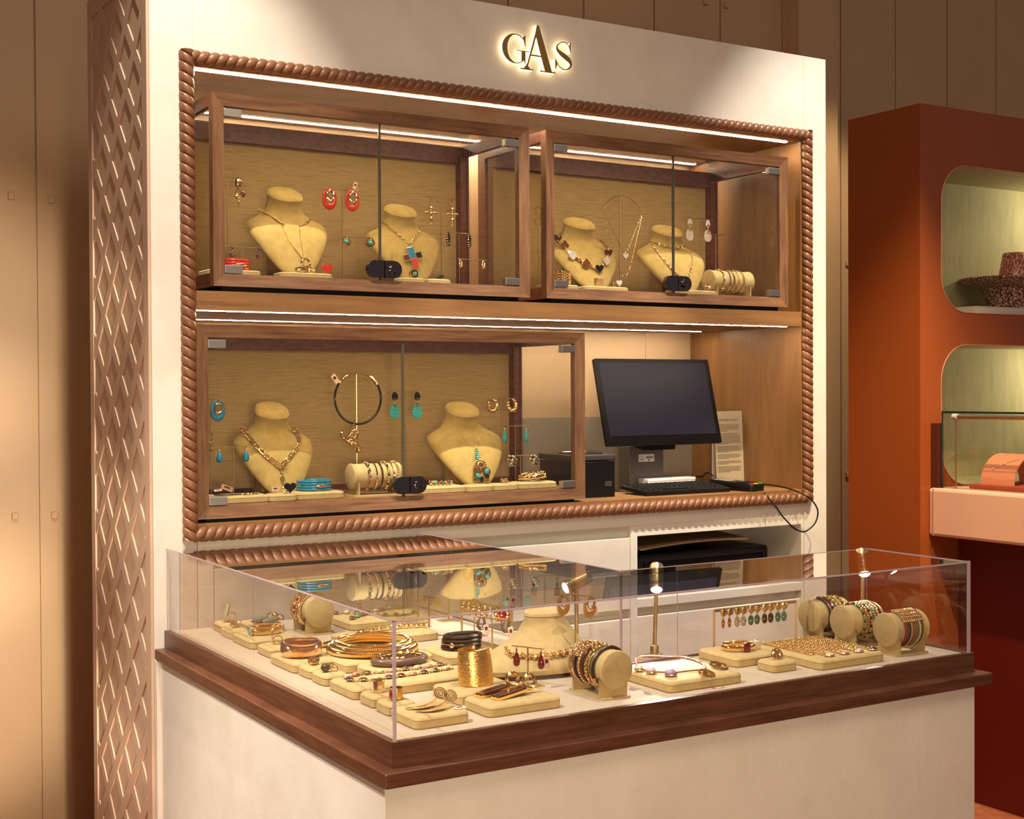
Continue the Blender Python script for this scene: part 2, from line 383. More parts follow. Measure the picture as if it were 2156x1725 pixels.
# ------------------------------------------------------------------ carved rope frame
def rope(g, p0, p1, a, side, front, R=.0205, P=.0535, N=2, ph=0):
    p0, p1, a, side, front = map(Vector, (p0, p1, a, side, front)); L = (p1-p0).length; n = int(L/(P/N)*14); rings = []
    for i in range(n+1):
        s = L*i/n; c = p0+a*s; ring = []
        for j in range(28):
            th = 2*PI*j/28-2*PI*s/P+ph; f = 2*((j % 14)/14)-1
            r = R*(.74+.27*math.sqrt(max(0, 1-f*f)))
            ring.append(c+(side*math.sin(th)+front*math.cos(th))*r)
        rings.append(ring)
    return g.loft(rings)
rx0, rx1, rz0, rz1 = .0975, 2.3105, 1.2235, 2.488
frame = thing('rope_frame', 'carved reddish-brown wooden rope moulding framing the lit wall niche', 'frame', (1.2, 0, 1.2))
yr = -.004
for (p, q, a, s, L) in (((rx0, yr, rz0-.015), (rx0, yr, rz1+.018), (0, 0, 1), (1, 0, 0), 0), ((rx1, yr, rz0-.015), (rx1, yr, rz1+.018), (0, 0, 1), (1, 0, 0), 1),
                     ((rx0+.01, yr, rz1), (rx1-.01, yr, rz1), (1, 0, 0), (0, 0, -1), 2), ((rx0+.01, yr-.002, rz0), (rx1-.01, yr-.002, rz0), (1, 0, 0), (0, 0, -1), 3)):
    rope(G(), p, q, a, s, (0, -1, 0), ph=L).build('rope_moulding', ropew, frame)

# ------------------------------------------------------------------ niche joinery
SH0, SH1, DESK = 1.822, 1.873, 1.252
nj = thing('niche_shelving', 'walnut lining of the wall niche with one full-width shelf and desk board', 'shelving', (1.2, .3, 1.25))
nj['kind'] = 'structure'; del nj['category']
G().box(OX1, OX1+.012, .002, .612, OZ0, OZ1+.018).build('side_panel', niche_w, nj, smooth=False)
G().box(OX0-.001, OX0+.003, .002, .60, OZ0, OZ1).build('side_panel', niche_w, nj, smooth=False)
g = G(); g.box(OX0, OX1, .002, .612, OZ1, OZ1+.018)
g.build('top_board', niche_h, nj, smooth=False)
g = G(); g.box(OX0+.003, OX1, -.001, .615, SH0, SH1)
g.build('shelf', niche_h, nj, smooth=False)
G().box(OX0, OX1, -.0, .615, DESK-.035, DESK).build('desk_board', niche_h, nj, smooth=False)
g = G(); g.box(OX0, 2.071, .616, .63, DESK, OZ1+.018); g.box(2.073, OX1+.012, .616, .63, DESK, OZ1+.018); g.build('back_panel', bpanel, nj, smooth=False)
G().box(OX0, OX1, .606, .6155, DESK, 1.504).build('lower_back_panel', gpanel, nj, smooth=False)
# recessed LED strips
for nm, x0, x1, y0, y1, z, lab in (('s', OX0+.004, 2.250, .030, .042, OZ1-.0015, 'thin glowing light strip along the niche ceiling, front edge'),
                              ('s', OX0+.004, 2.266, .552, .567, OZ1-.0015, 'thin glowing light strip along the niche ceiling, behind the upper cabinets'),
                              ('s', OX0+.004, 2.246, .029, .038, SH0-.0013, 'thin glowing light strip under the walnut shelf, front edge'),
                              ('s', OX0+.004, 2.220, .466, .475, SH0-.001, 'thin glowing light strip under the walnut shelf, rear edge')):
    o = G().box(x0, x1, y0, y1, z, z+.004).build('light_strip', led if z > 2 else led2, smooth=False); tag(o, lab, 'light strip')

# ------------------------------------------------------------------ white drawers and open bay below the niche
bc = thing('base_cabinet', 'cream built-in cabinet below the rope frame with slotted drawers and an open bay', 'cabinet', (1.2, .2, 0))
g = G()
bx0, bx1, m0, m1 = .119, 2.297, 1.546, 1.574
g.box(bx0, bx1, .002, .05, 1.164, OZ0+.012); g.box(m1, 2.286, .002, .05, 1.130, 1.164)
g.box(bx0, .163, .002, .05, 0, 1.164); g.box(m0, m1, .002, .40, 0, 1.164); g.box(2.286, bx1, .002, .40, 0, 1.164)
g.box(m1, 2.286, .002, .40, .898, .927)
g.build('face_frame', white_p, bc, smooth=False, bevel=.0015)
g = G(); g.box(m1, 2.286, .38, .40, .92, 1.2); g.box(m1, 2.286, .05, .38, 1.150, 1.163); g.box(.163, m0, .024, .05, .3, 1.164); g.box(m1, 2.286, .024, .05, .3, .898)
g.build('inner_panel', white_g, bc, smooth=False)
for x0, x1, z0, z1 in ((.165, m0-.001, .897, 1.127), (.165, m0-.001, .60, .866), (m1+.001, 2.285, .60, .869)):
    G().box(x0, x1, .003, .0235, z0, z1).build('drawer', plaster, bc, smooth=False, bevel=.0015)

# black cash box and tray in the bay
t = thing('cash_drawer', 'black metal cash drawer in the open bay under the niche', 'cash drawer', (1.87, .2, .927))
g = G(); lo = [[(px, .03+.30*(0 if k == 0 else 1), pz) for px, pz in rrect(1.600, 2.155, .930, 1.064, .014)] for k in (0, 1)]; g.loft(lo); g.build('body', blackp, t, bevel=.002)
g = G(); g.prism([rrect(1.622, 2.133, .945, 1.047, .008), rrect(1.628, 2.127, .951, 1.041, .006)], .024, .030, lambda u, v, d: (u, d, v)); g.build('drawer_front_rim', black_ch, t)
G().box(1.84, 1.87, .02, .03, .985, 1.01).build('lock', chrome, t, bevel=.004)
g = G(); rings = []
for i in range(9):
    u = i/8; x = 1.60+.455*u; z = 1.080+.010*math.sin(u*PI*.9)+.006*u
    rings.append([(x, .02, z), (x+.03*u, .30, z+.012), (x+.03*u, .30, z+.018), (x, .02, z+.006)])
g.loft(rings); tag(g.build('display_tray', mat('tan_tray', '#8E7450', .6)), 'thin tan tray lying on top of the black cash drawer', 'tray')

# ------------------------------------------------------------------ lit sign: G A S
sign = thing('shop_sign', 'brass letters GAS with glowing halo above the rope frame', 'sign', (1.2, -.02, 2.62))
def ribbon(pts, ws):
    """outline of a pen stroke with changing width"""
    P = [Vector(p) for p in pts]; n = len(P); L, R = [], []
    for i in range(n):
        t = (P[min(i+1, n-1)]-P[max(i-1, 0)]).normalized(); nn = Vector((-t.y, t.x))*ws[i]/2; L.append(P[i]+nn); R.append(P[i]-nn)
    return [tuple(p) for p in L+R[::-1]]
def letterG():
    out = []; pts, ws = [], []
    for i in range(41):
        a = math.radians(38+ (312-38)*i/40); pts.append((.5+.40*math.cos(a), .5+.49*math.sin(a)))
        ws.append(.03+.15*max(0, -math.cos(a))**1.4)
    out.append(ribbon(pts, ws)); out.append([(.80, .98), (.845, .98), (.845, .62), (.83, .62), (.79, .80), (.74, .88), (.74, .90)])
    out.append([(.52, .46), (1.0, .46), (1.0, .435), (.52, .435)]); out.append([(.70, .44), (.84, .44), (.84, .02), (.825, .02), (.79, .12), (.70, .10)])
    return out
def letterA():
    out = [[(.47, 1.0), (.53, 1.0), (.90, .02), (.70, .02), (.425, .80)]]
    out.append([(.44, .86), (.47, .80), (.185, .02), (.15, .02)]); out.append([(.26, .345), (.62, .345), (.62, .315), (.25, .315)])
    out.append([(.0, .025), (.36, .025), (.36, 0), (0, 0)]); out.append([(.56, .025), (1.0, .025), (1.0, 0), (.56, 0)])
    out.append([(.08, .02), (.28, .02), (.20, .09), (.175, .14), (.15, .09)])
    return out
def letterS():
    sp = smooth_path([(.80, .80, 0), (.66, .95, 0), (.44, .965, 0), (.24, .85, 0), (.22, .70, 0), (.38, .57, 0), (.60, .46, 0), (.80, .33, 0), (.84, .18, 0), (.68, .045, 0), (.46, .03, 0), (.26, .14, 0), (.17, .28, 0)], 5)
    n = len(sp); ws = [.03+.15*math.exp(-((i/(n-1)-.5)/.17)**2) for i in range(n)]
    out = [ribbon([(p.x, p.y) for p in sp], ws)]
    out.append([(.80, .98), (.84, .98), (.84, .62), (.825, .62), (.77, .82)]); out.append([(.15, .0), (.12, .0), (.12, .36), (.14, .36), (.21, .16)])
    return out
for strokes, x0, wd, z0, h in ((letterG(), 1.062, .098, 2.592, .088), (letterA(), 1.127, .126, 2.577, .140), (letterS(), 1.243, .080, 2.592, .088)):
    g = G(); gb = G()
    for k, s_ in enumerate(strokes):
        g.prism([s_], -.0175-.0002*k, -.015, lambda u, v, d: (x0+u*wd, d, z0+v*h)); gb.prism([s_], -.015, -.002-.0002*k, lambda u, v, d: (x0+u*wd, d, z0+v*h))
    lt = g.build('letter', sign_f, sign, smooth=False); gb.build('light_body', halo_m, lt, smooth=False, local=False)

# ------------------------------------------------------------------ glass cabinets in the niche
def cabinet(x0, x1, z0, z1, y1, label, split, lockpx, border=.034, tape=False):
    c = thing('display_cabinet', label, 'cabinet', ((x0+x1)/2, .2, z0), 0, 'walnut-framed glass display cabinets')
    b = border; g = G()
    # mitred front frame, bevelled inwards
    o = [(x0, z0), (x1, z0), (x1, z1), (x0, z1)]; i_ = [(x0+b, z0+b), (x1-b, z0+b), (x1-b, z1-b), (x0+b, z1-b)]
    for k in range(4):
        a, a2, q, q2 = o[k], o[(k+1) % 4], i_[k], i_[(k+1) % 4]
        vs = [(a[0], .0, a[1]), (a2[0], .0, a2[1]), (q2[0], .007, q2[1]), (q[0], .007, q[1]), (a[0], .03, a[1]), (a2[0], .03, a2[1]), (q2[0], .03, q2[1]), (q[0], .03, q[1])]
        g.add(vs, [(0, 1, 2, 3), (7, 6, 5, 4), (0, 4, 5, 1), (2, 6, 7, 3), (1, 5, 6, 2), (3, 7, 4, 0)])
    for f4 in range(4):
        gw = G().add(g.v[f4*8:f4*8+8], [(0, 1, 2, 3), (7, 6, 5, 4), (0, 4, 5, 1), (2, 6, 7, 3), (1, 5, 6, 2), (3, 7, 4, 0)])
        gw.build('front_frame', walnut_v if f4 % 2 else walnut, c, smooth=False)
    s = .020
    g = G()   # side rails and rear frame
    for xa, xb in ((x0, x0+s), (x1-s, x1)):
        for za, zb in ((z0, z0+b), (z1-b, z1)): G().box(xa, xb, .03, y1, za, zb).build('side_rail', walnut_y, c, smooth=False)
    for za, zb in ((z1-.055, z1), (z0, z0+.05)): G().box(x0+s, x1-s, y1-.03, y1, za, zb).build('rear_rail', walnut_y, c, smooth=False)
    for xa, xb in ((x0, x0+s+.012), (x1-s-.012, x1)): G().box(xa, xb, y1-.045, y1, z0+b, z1-b).build('rear_post', walnut_y, c, smooth=False)
    G().box(x0+s+.012, x1-s-.012, y1-.012, y1-.002, z0+.04, z1-.05).build('back_panel', grass, c, smooth=False)
    G().box(x0+s, x1-s, .03, y1-.03, z0+b-.012, z0+b).build('bottom_board', niche_h if z0 < 1.5 else walnut, c, smooth=False)
    G().box(x0+.03, x1-.03, .02, y1-.02, z0-.014, z0).build('plinth', blackp, c, smooth=False)
    for xa in (x0+.006, x1-.012): G().box(xa, xa+.006, .03, y1-.045, z0+b-.006, z1-b+.006).build('side_glass', clear, c, smooth=False)
    G().box(x0+.01, x1-.01, .03, y1-.03, z1-.010, z1-.004).build('top_glass', clear, c, smooth=False)
    for xa, xb in ((x0+b-.012, split-.002), (split+.002, x1-b+.012)):
        dr = G().box(xa, xb, .012, .018, z0+b-.006, z1-b+.002).build('glass_door', clear, c, smooth=False)
        xe = xb if xb < split else xa
        G().box(xe-.0012, xe+.0012, .0115, .0185, z0+b-.004, z1-b).build('door_edge', gl_edge, dr, smooth=False)
        xh = xa+.012 if xb < split else xb-.062
        for zz in (z0+b+.002, z1-b-.028): G().box(xh, xh+.050, .004, .024, zz, zz+.022).build('hinge', steel, dr, smooth=False, bevel=.0015)
    # oval lock plates with a key barrel
    lx, lz = lockpx; lk = bpy.data.objects.new('lock', None); COL.objects.link(lk); lk.parent = c; lk.location = (lx-c.location.x, 0-c.location.y, lz-c.location.z)
    for sg in (-1, 1):
        out = [(sg*.0015, -.025)]+[(sg*(.030+.025*math.cos(math.radians(t))), .025*math.sin(math.radians(t))) for t in range(-90, 91, 12)]+[(sg*.0015, .025)]
        G().prism([out], -.004, .010, lambda u, v, d: (u, d, v)).build('plate', black_ch, lk, smooth=True, bevel=.0015, local=True)
    g = G(); R = Matrix.Rotation(PI/2, 3, 'X'); g.lathe([(.0, 0), (.013, 0), (.013, .004), (.010, .006), (.007, .006), (.007, .004), (0, .004)], (.024, -.004, 0), 24, R); g.build('key_barrel', black_ch, lk, local=True)
    return c

# ================================================================== display props
def pad(x0, y0, w, d, z, label, h=.023, group=None, rz=0):
    g = G(); r = min(.014, w*.28, d*.28); cx, cy = x0+w/2, y0+d/2
    prof = [(.003, 0), (0, .003), (0, h*.60), (.0012, h*.63), (.0012, h*.66), (0, h*.69), (.0008, h*.80), (.004, h*.93), (.009, h*.985), (min(w, d)*.25, h*1.0)]
    M = rotz(rz)
    g.loft([[M @ Vector((px, py, zz)) for px, py in rrect(-w/2+i, w/2-i, -d/2+i, d/2-i, max(.002, r-i*.5), 5)] for i, zz in prof])
    o = g.build('display_pad', suede, None, origin=(0, 0, 0)); o.location = (cx, cy, z)
    return tag(o, label, 'display pad', group or 'suede display pads')
def tstand(x, y, z0, zt, wd, label, bar_dx=0, group='brass earring stands', r=.0014, ax=(1, 0), base=.03):
    t = thing('earring_stand', label, 'earring stand', (x, y, z0), 0, group); H = zt-z0; ax = Vector((*ax, 0)).normalized()
    G().box(-base, base, -base*.7, base*.7, 0, .0018).build('base_plate', brass, t, smooth=False, local=True)
    G().tube([(0, 0, .0015), (0, 0, H)], r, 6).build('post', brass, t, local=True)
    c = Vector((bar_dx, 0, H)) if ax.x == 1 else Vector((0, 0, H))
    G().tube([c-ax*wd/2, c+ax*wd/2], r, 6).build('bar', brass, t, local=True)
    return t
def bust(cx, cy, z0, H, label, yaw=0, ws=1.0):
    t = thing('necklace_bust', label, 'necklace display bust', (cx, cy, z0), yaw, 'suede necklace busts')
    K = [(-.44, .00, 0, .06, .03), (-.43, .035, 0, .13, .05), (-.39, .11, 0, .22, .075), (-.335, .22, 0, .315, .10), (-.27, .34, 0, .40, .125), (-.205, .45, 0, .465, .145), (-.14, .54, 2, .49, .155),
         (-.09, .60, 4, .485, .155), (-.06, .645, 6, .435, .15), (-.045, .68, 9, .355, .15), (-.04, .715, 13, .285, .15), (-.038, .755, 17, .240, .152), (-.043, .81, 21, .214, .158), (-.053, .865, 25, .206, .164), (-.065, .905, 28, .210, .170),
         (-.067, .912, 28, .208, .167), (-.068, .918, 28, .216, .174), (-.073, .940, 28, .206, .165), (-.078, .958, 28, .175, .138), (-.082, .968, 28, .115, .09), (-.083, .972, 28, .04, .03)]
    # refine between the key sections
    KS = smooth_path([Vector((k[0], k[1], k[3])) for k in K[:14]], 2); KT = smooth_path([Vector((k[2]/90, k[4], 0)) for k in K[:14]], 2)
    S = [(a.x, a.y, b.x*90, a.z, b.y) for a, b in zip(KS, KT)]+K[14:]
    def ring(y, z, tl, w_, d_):
        T = math.radians(tl); out = []
        for j in range(36):
            a = 2*PI*j/36; u = w_*ws*math.copysign(abs(math.cos(a))**.92, math.cos(a)); v = math.sin(a)*d_
            if v > 0: v *= .45 if z < .66 else min(1, .45+(z-.66)*4)
            out.append(Vector((u*H, (y+v*math.cos(T))*H, (z+v*math.sin(T))*H)))
        return out
    o = G().loft([ring(*k) for k in S]).build('body', suede_y, t, local=True)
    G().tube([r_ for r_ in ring(-.067, .912, 28, .214, .172)], .0011, 5, closed=True).build('neck_seam', suede_seam, t, local=True)
    G().box(-.035, .035, -.03, .04, 0, H*.42).build('easel_block', suede_y, t, smooth=False, local=True, bevel=.003)
    return t, o
def bvh_of(*objs):
    vs, fs = [], []
    bpy.context.view_layer.update()
    for o in objs:
        n = len(vs); M = o.matrix_world; vs += [M @ v.co for v in o.data.vertices]; fs += [tuple(i+n for i in p.vertices) for p in o.data.polygons]
    return BVHTree.FromPolygons(vs, fs)
def drape(px, tree, lift=.002, yfall=.2):
    """lay a line on the surface it rests on, following its outline in the photograph"""
    out = []
    for p in px:
        d = ray(*p).normalized(); h = tree.ray_cast(CAM, d)
        if h[0] is not None: out.append(h[0]-d*lift*.3+h[1]*lift*(1 if h[1].dot(d) < 0 else -1))
        else: out.append(on_y(p[0], p[1], yfall if not out else out[-1].y))
    return out
def roll(cx, cy, z0, L, R, label, ax='y', cat='bracelet roll'):
    """suede roll on a folded holder; returns thing and axis height"""
    t = thing('bracelet_roll', label, cat, (cx, cy, z0), 0 if ax == 'y' else -PI/2, 'suede bracelet rolls'); zc = R+.020
    Ry = Matrix.Rotation(PI/2, 3, 'X')
    g = G(); g.lathe([(.0, -L/2), (R*.93, -L/2), (R*.97, -L/2+.001), (R, -L/2+.003), (R, -L/2+.006), (R*.955, -L/2+.008), (R*.955, L/2-.008), (R, L/2-.006), (R, L/2-.003), (R*.97, L/2-.001), (R*.93, L/2), (0, L/2)], (0, 0, zc), 40, Ry)
    g.build('cushion', suede, t, local=True)
    g = G(); w_ = R*.86
    g.box(-w_+.0006, w_-.0006, -L/2+.001, L/2-.001, 0, .004)
    for s_ in (-1, 1):
        y0 = s_*(L/2-.0155); arc = [(w_, 0), (w_, zc-.006)]+[(R*.955*math.cos(math.radians(a)), zc+R*.955*math.sin(math.radians(a))) for a in range(-20, -161, -14)]+[(-w_, zc-.006), (-w_, 0)]
        g.prism([arc], y0-.0022, y0+.0022, lambda u, v, d: (u, d, v))
    g.build('holder', suede, t, smooth=False, local=True)
    return t, zc
def place_bracelet(name, label, c, R, axv, build, group):
    """bracelet round a horizontal roll: c centre, R radius, axv roll axis"""
    axv = Vector(axv); sd = Vector((0, 0, 1)).cross(axv).normalized(); up_ = Vector((0, 0, 1))
    pts = [Vector(c)+(sd*math.cos(2*PI*i/48)+up_*math.sin(2*PI*i/48))*R for i in range(49)]
    t = thing(name, label, 'bracelet', c, 0, group); build(t, pts, axv); return t
def b_chain(m=gold, L=.009, W=.006, r=.0011):
    def f(t, pts, ax): 
        g = G(); n = len(resample(pts, L*.72))-1
        P = resample(pts, L*.72); ctr = sum(pts[:-1], Vector())/(len(pts)-1)
        for i in range(n):
            a, b = P[i], P[i+1]; nn = ((a+b)/2-ctr).normalized(); g.chain([a, b], L, W, r, nrm=nn, step=9, flip0=i % 2)
        g.build('chain', m, t)
    return f
def b_beads(ms=(gold,), R=.0032, cord=None):
    def f(t, pts, ax):
        P = resample(pts, R*1.9)[:-1]
        for k, m in enumerate(ms):
            g = G()
            for i, p in enumerate(P):
                if i % len(ms) == k: g.ell(p, R, R, R, u=8, v=6)
            g.build('beads', m, t)
    return f
def b_cord(m=leather_d, r=.0018, gold_from=.15, gold_to=.35, m2=gold, fat=1.35):
    def f(t, pts, ax):
        n = len(pts)-1; G().tube(pts[:-1], r, 6, closed=True).build('cord', m, t)
        a, b = int(gold_from*n), int(gold_to*n); g = G(); g.tube(pts[a:b+1], r*fat, 8)
        for k in range(a, b+1, 2): g.ell(pts[k], r*fat*1.35, r*fat*1.35, r*fat*1.35, u=8, v=6)
        g.build('gold_section', m2, t)
    return f
def b_bangle(m=gold, r=.0019, flat=1.0):
    def f(t, pts, ax): G().tube(pts[:-1], r, 8, closed=True, flat=flat).build('band', m, t)
    return f
def price_tag(parent, p, w_=.012, h_=.022, rx=(1, 0, 0), up_=(0, 0, 1), inkm=True):
    p = Vector(p); a, b = Vector(rx).normalized(), Vector(up_).normalized(); n = a.cross(b)
    g = G(); g.add([p+a*x*w_/2+b*y*h_/2+n*q for q in (-.0003, .0003) for x, y in ((-1, -1), (1, -1), (1, 1), (-1, 1))], [(0, 1, 2, 3), (7, 6, 5, 4), (0, 4, 5, 1), (1, 5, 6, 2), (2, 6, 7, 3), (3, 7, 4, 0)])
    o = g.build('price_tag', tag_m, parent, smooth=False)
    g = G(); q0 = p+b*h_*.12
    g.add([q0+a*x*w_*.26+b*y*h_*.16+n*q for q in (-.0006, .0006) for x, y in ((-1, -1), (1, -1), (1, 1), (-1, 1))], [(0, 1, 2, 3), (7, 6, 5, 4), (0, 4, 5, 1), (1, 5, 6, 2), (2, 6, 7, 3), (3, 7, 4, 0)])
    g.build('printed_mark', tag_ink, parent, smooth=False)
    return o

# ---- earring kinds; each hangs from the point (0, 0, 0) of its own frame, facing -y
def e_oval(t, m, s=1.0):
    G().torus((0, -.002, -.021*s), (.0125*s, 0, 0), (0, 0, .0185*s), 0, seg=40, tseg=10, wob=lambda a: (.0038+.0028*max(0, -math.sin(a)))*s, flat=.6).build('enamel_ring', m, t, local=True)
    g = G(); g.torus((0, -.006*s, -.0165*s), (.0082*s, 0, 0), (0, 0, .0105*s), .0016*s, seg=32, tseg=8, wob=lambda a: (.0015+.0006*abs(math.cos(7*a)))*s); g.build('inner_hoop', gold, t, local=True)
    g = G(); g.ell((0, -.005*s, -.004*s), .0036*s, .003*s, .0042*s); g.ell((0, -.008*s, -.004*s), .0016*s, .0016*s, .003*s); g.tube([(0, 0, .002), (0, -.004, -.002)], .001, 6); g.build('stud', gold, t, local=True)
def e_knot(t, m, s=1.0):
    g = G()
    for k in range(3): a = k*PI/3; g.torus((0, -.003*s, -.012*s), (.0085*s*math.cos(a), -.002*s, .0085*s*math.sin(a)), (-.0065*s*math.sin(a), .0, .0065*s*math.cos(a)), .0021*s, seg=28, tseg=8)
    g.tube([(0, 0, .001), (0, -.002, -.006*s)], .001, 6); g.build('gold_knot', gold, t, local=True)
    G().ell((0, -.006*s, -.012*s), .0044*s, .004*s, .0044*s, u=16, v=12).build('stone', m, t, local=True)
def e_hoop(t, m, s=1.0, r=.0022, ang=50, ridg=0, m2=None):
    c, sn = math.cos(math.radians(ang)), math.sin(math.radians(ang)); pts = [(0+.010*s*math.cos(a)*c, .010*s*math.cos(a)*sn, -.014*s+.013*s*math.sin(a)) for a in [math.radians(100+x) for x in range(0, 321, 10)]]
    rr = [r*s*(.55+.45*math.sin(PI*i/(len(pts)-1)))*(1+ridg*math.cos(i*PI)) for i in range(len(pts))]
    G().tube(pts, rr, 8).build('hoop', m, t, local=True)
    if m2:
        g = G()
        for i in range(4, len(pts)-4, 2): p = Vector(pts[i]); q = (p-Vector((0, 0, -.014*s))).normalized(); g.ell(p+q*rr[i]*.5, rr[i]*.9, rr[i]*.9, rr[i]*.45, u=8, v=6)
        g.build('gold_ribs', m2, t, local=True)
    G().tube([(0, 0, .001), pts[0]], .0009, 6).build('ear_wire', gold, t, local=True)
def e_cross(t, s=1.0):
    g = G(); z = -.032*s
    for k in range(3): g.torus((0, 0, -.004*s-.006*s*k), (.0016*s if k % 2 else 0, .0016*s if not k % 2 else 0, 0), (0, 0, .0038*s), .0007*s, seg=12, tseg=5)
    g.ell((0, -.001, z+.008*s), .0032*s, .003*s, .0075*s); g.ell((0, -.001, z-.014*s), .0032*s, .003*s, .0075*s); g.ell((0, -.001, z-.001*s-.002*s), .0024*s, .0024*s, .006*s); g.ell((0, 0, z-.024*s), .0022*s, .0022*s, .005*s)
    for q in (-1, 1): g.ell((q*.009*s, -.001, z), .0068*s, .003*s, .003*s)
    g.build('cross', gold, t, local=True)
def e_drop(t, m, s=1.0, L=.020, W=.006, cap=True, stone='stone_drop'):
    g = G(); g.tube([(0, 0, .001), (0, -.001, -.006*s)], .0008, 6)
    if cap: g.lathe([(0.0008, 0), (.0028*s, -.006*s), (0, -.0065*s)], (0, 0, -.004*s), 10)
    g.build('cap', gold, t, local=True)
    z = -.010*s; G().lathe([(0, 0), (W*.28*s, -L*.12*s), (W*.62*s, -L*.42*s), (W*.8*s, -L*.68*s), (W*.66*s, -L*.88*s), (W*.3*s, -L*.98*s), (0, -L*s)], (0, 0, z), 16).build(stone, m, t, local=True)
def e_plate(t, m_top, m_bot, s=1.0):
    G().prism([[(.007*math.cos(a)*(1+.15*math.cos(a+.6)), .0095*math.sin(a)) for a in [2*PI*i/20 for i in range(20)]]], -.004, -.001, lambda u, v, d: (u*s, d, -.010*s+v*s)).build('top_plaque', m_top, t, local=True, bevel=.0008)
    g = G(); g.torus((0, -.005, -.017*s), (.0032*s, 0, 0), (0, 0, .0032*s), .0012*s, seg=16, tseg=6); g.torus((0, -.004, -.022*s), (0, .002*s, 0), (0, 0, .0035*s), .0011*s, seg=14, tseg=6); g.torus((0, -.005, -.028*s), (.0032*s, 0, 0), (0, 0, .0032*s), .0012*s, seg=16, tseg=6); g.build('link', gold, t, local=True)
    G().prism([[(.0115*math.cos(a)*(1-.22*math.sin(a)), .0155*math.sin(a)) for a in [2*PI*i/28 for i in range(28)]]], -.004, -.001, lambda u, v, d: (u*s, d, -.040*s+v*s)).build('drop_plaque', m_bot, t, local=True, bevel=.001)
def e_cluster(t, ms, s=1.0):
    g = G(); pts = []
    for k in range(6): a = k*PI/3; pts.append((.0075*s*math.cos(a), -.004*s, -.010*s+.0075*s*math.sin(a)))
    for p in pts: g.torus(p, (.0036*s, 0, 0), (0, 0, .0036*s), .0011*s, seg=14, tseg=5)
    g.ell((0, -.004*s, -.010*s), .004*s, .003*s, .004*s); g.tube([(0, 0, .001), (0, -.003, -.004)], .001, 6); g.build('gold_flower', gold, t, local=True)
    for k, p in enumerate(pts): G().ell((p[0], p[1]-.001, p[2]), .0026*s, .0022*s, .0026*s, u=10, v=8).build('stone', ms[k % len(ms)], t, local=True)
def e_chunk(t, s=1.0):
    g = G(); P = [(.011*s*math.cos(a), .004*math.sin(a), -.015*s+.014*s*math.sin(a)) for a in [math.radians(70-x) for x in range(0, 300, 10)]]
    g.tube(P, [(.0028+.0026*math.sin(PI*i/29)+.0011*math.sin(i*1.9))*s for i in range(30)], 10)
    for i in range(3, 28, 3): g.ell(Vector(P[i])+Vector((0, -.003*s, 0)), .0040*s, .003*s, .0036*s, u=8, v=6)
    g.tube([(0, 0, .001), P[0]], .001, 6); g.build('hoop', gold, t, local=True)
def e_links(t, s=1.0, m=gold, n=2):
    g = G(); z = 0
    for k in range(n):
        g.torus((0, 0, z-.011*s), (.0075*s, 0, 0), (0, 0, .010*s), .0011*s, seg=20, tseg=6); 
        for q in (-1, 1): g.ell((q*.0075*s, 0, z-.013*s), .0022*s, .0022*s, .0022*s, u=8, v=6)
        g.ell((0, -.001, z-.0225*s), .0028*s, .0028*s, .0028*s, u=8, v=6); z -= .024*s
    g.build('links', m, t, local=True)
def e_rect(t, m1, m2, s=1.0):
    R = [(0, .006), (.004, 0), (0, -.007), (-.004, 0)]
    G().prism([[(u*1.6, v*1.2) for u, v in R]], -.003, 0, lambda u, v, d: (u*s, d, -.022*s+v*s)).build('diamond_stone', m1, t, local=True, bevel=.0006)
    G().prism([rrect(-.009, .009, -.010, .010, .003)], -.004, 0, lambda u, v, d: (u*s, d, -.042*s+v*s)).build('square_stone', m2, t, local=True, bevel=.0008)
    g = G(); g.torus((0, -.002, -.022*s), (.0075*s, 0, 0), (0, 0, .0088*s), .0006, seg=4, tseg=5); g.ell((0, -.001, -.008*s), .004*s, .003*s, .005*s); g.torus((0, 0, -.031*s), (.001, 0, 0), (0, 0, .002*s), .0006, seg=10, tseg=5); g.tube([(0, 0, .001), (0, 0, -.006)], .0008, 6)
    g.tube([(q[0]*s, -.002, -.042*s+q[1]*s) for q in rrect(-.0093, .0093, -.0103, .0103, .003)], .0007, 5, closed=True); g.build('setting', gold, t, local=True)
def ear(p, label, fn, group, *a, yaw=0, **k):
    t = thing('earring', label, 'earring', p, yaw, group); fn(t, *a, **k); return t
def heart(n=28):
    return [(.5*math.sin(2*PI*i/n)**3, (13*math.cos(2*PI*i/n)-5*math.cos(4*PI*i/n)-2*math.cos(6*PI*i/n)-math.cos(8*PI*i/n))/32) for i in range(n)]

# ================================================================== the three wall cabinets
UZ, LZ = 1.887, 1.262
cabinet(.168, 1.168, UZ, 2.406, .42, 'upper left walnut and glass cabinet holding coral and turquoise jewellery', on_y(799, 400, .015).x, (lambda p: (p.x, p.z))(on_y(810, 567, -.002)))
ur = cabinet(1.228, 2.226, UZ, 2.406, .42, 'upper right walnut and glass cabinet holding hearts and pearl jewellery', on_y(1417, 400, .015).x, (lambda p: (p.x, p.z))(on_y(1428, 597, -.002)))
cabinet(.119, 1.370, LZ, 1.783, .42, 'lower wide walnut and glass cabinet standing on the desk board', on_y(848, 850, .015).x, (lambda p: (p.x, p.z))(on_y(863, 1022, -.002)))
UF, LF = UZ+.034, LZ+.034
q = on_y(1505, 387, .38); G().box(2.206, 2.2075, .36, .372, q.z-.006, q.z+.006).build('sticker', redtag, ur, smooth=False)

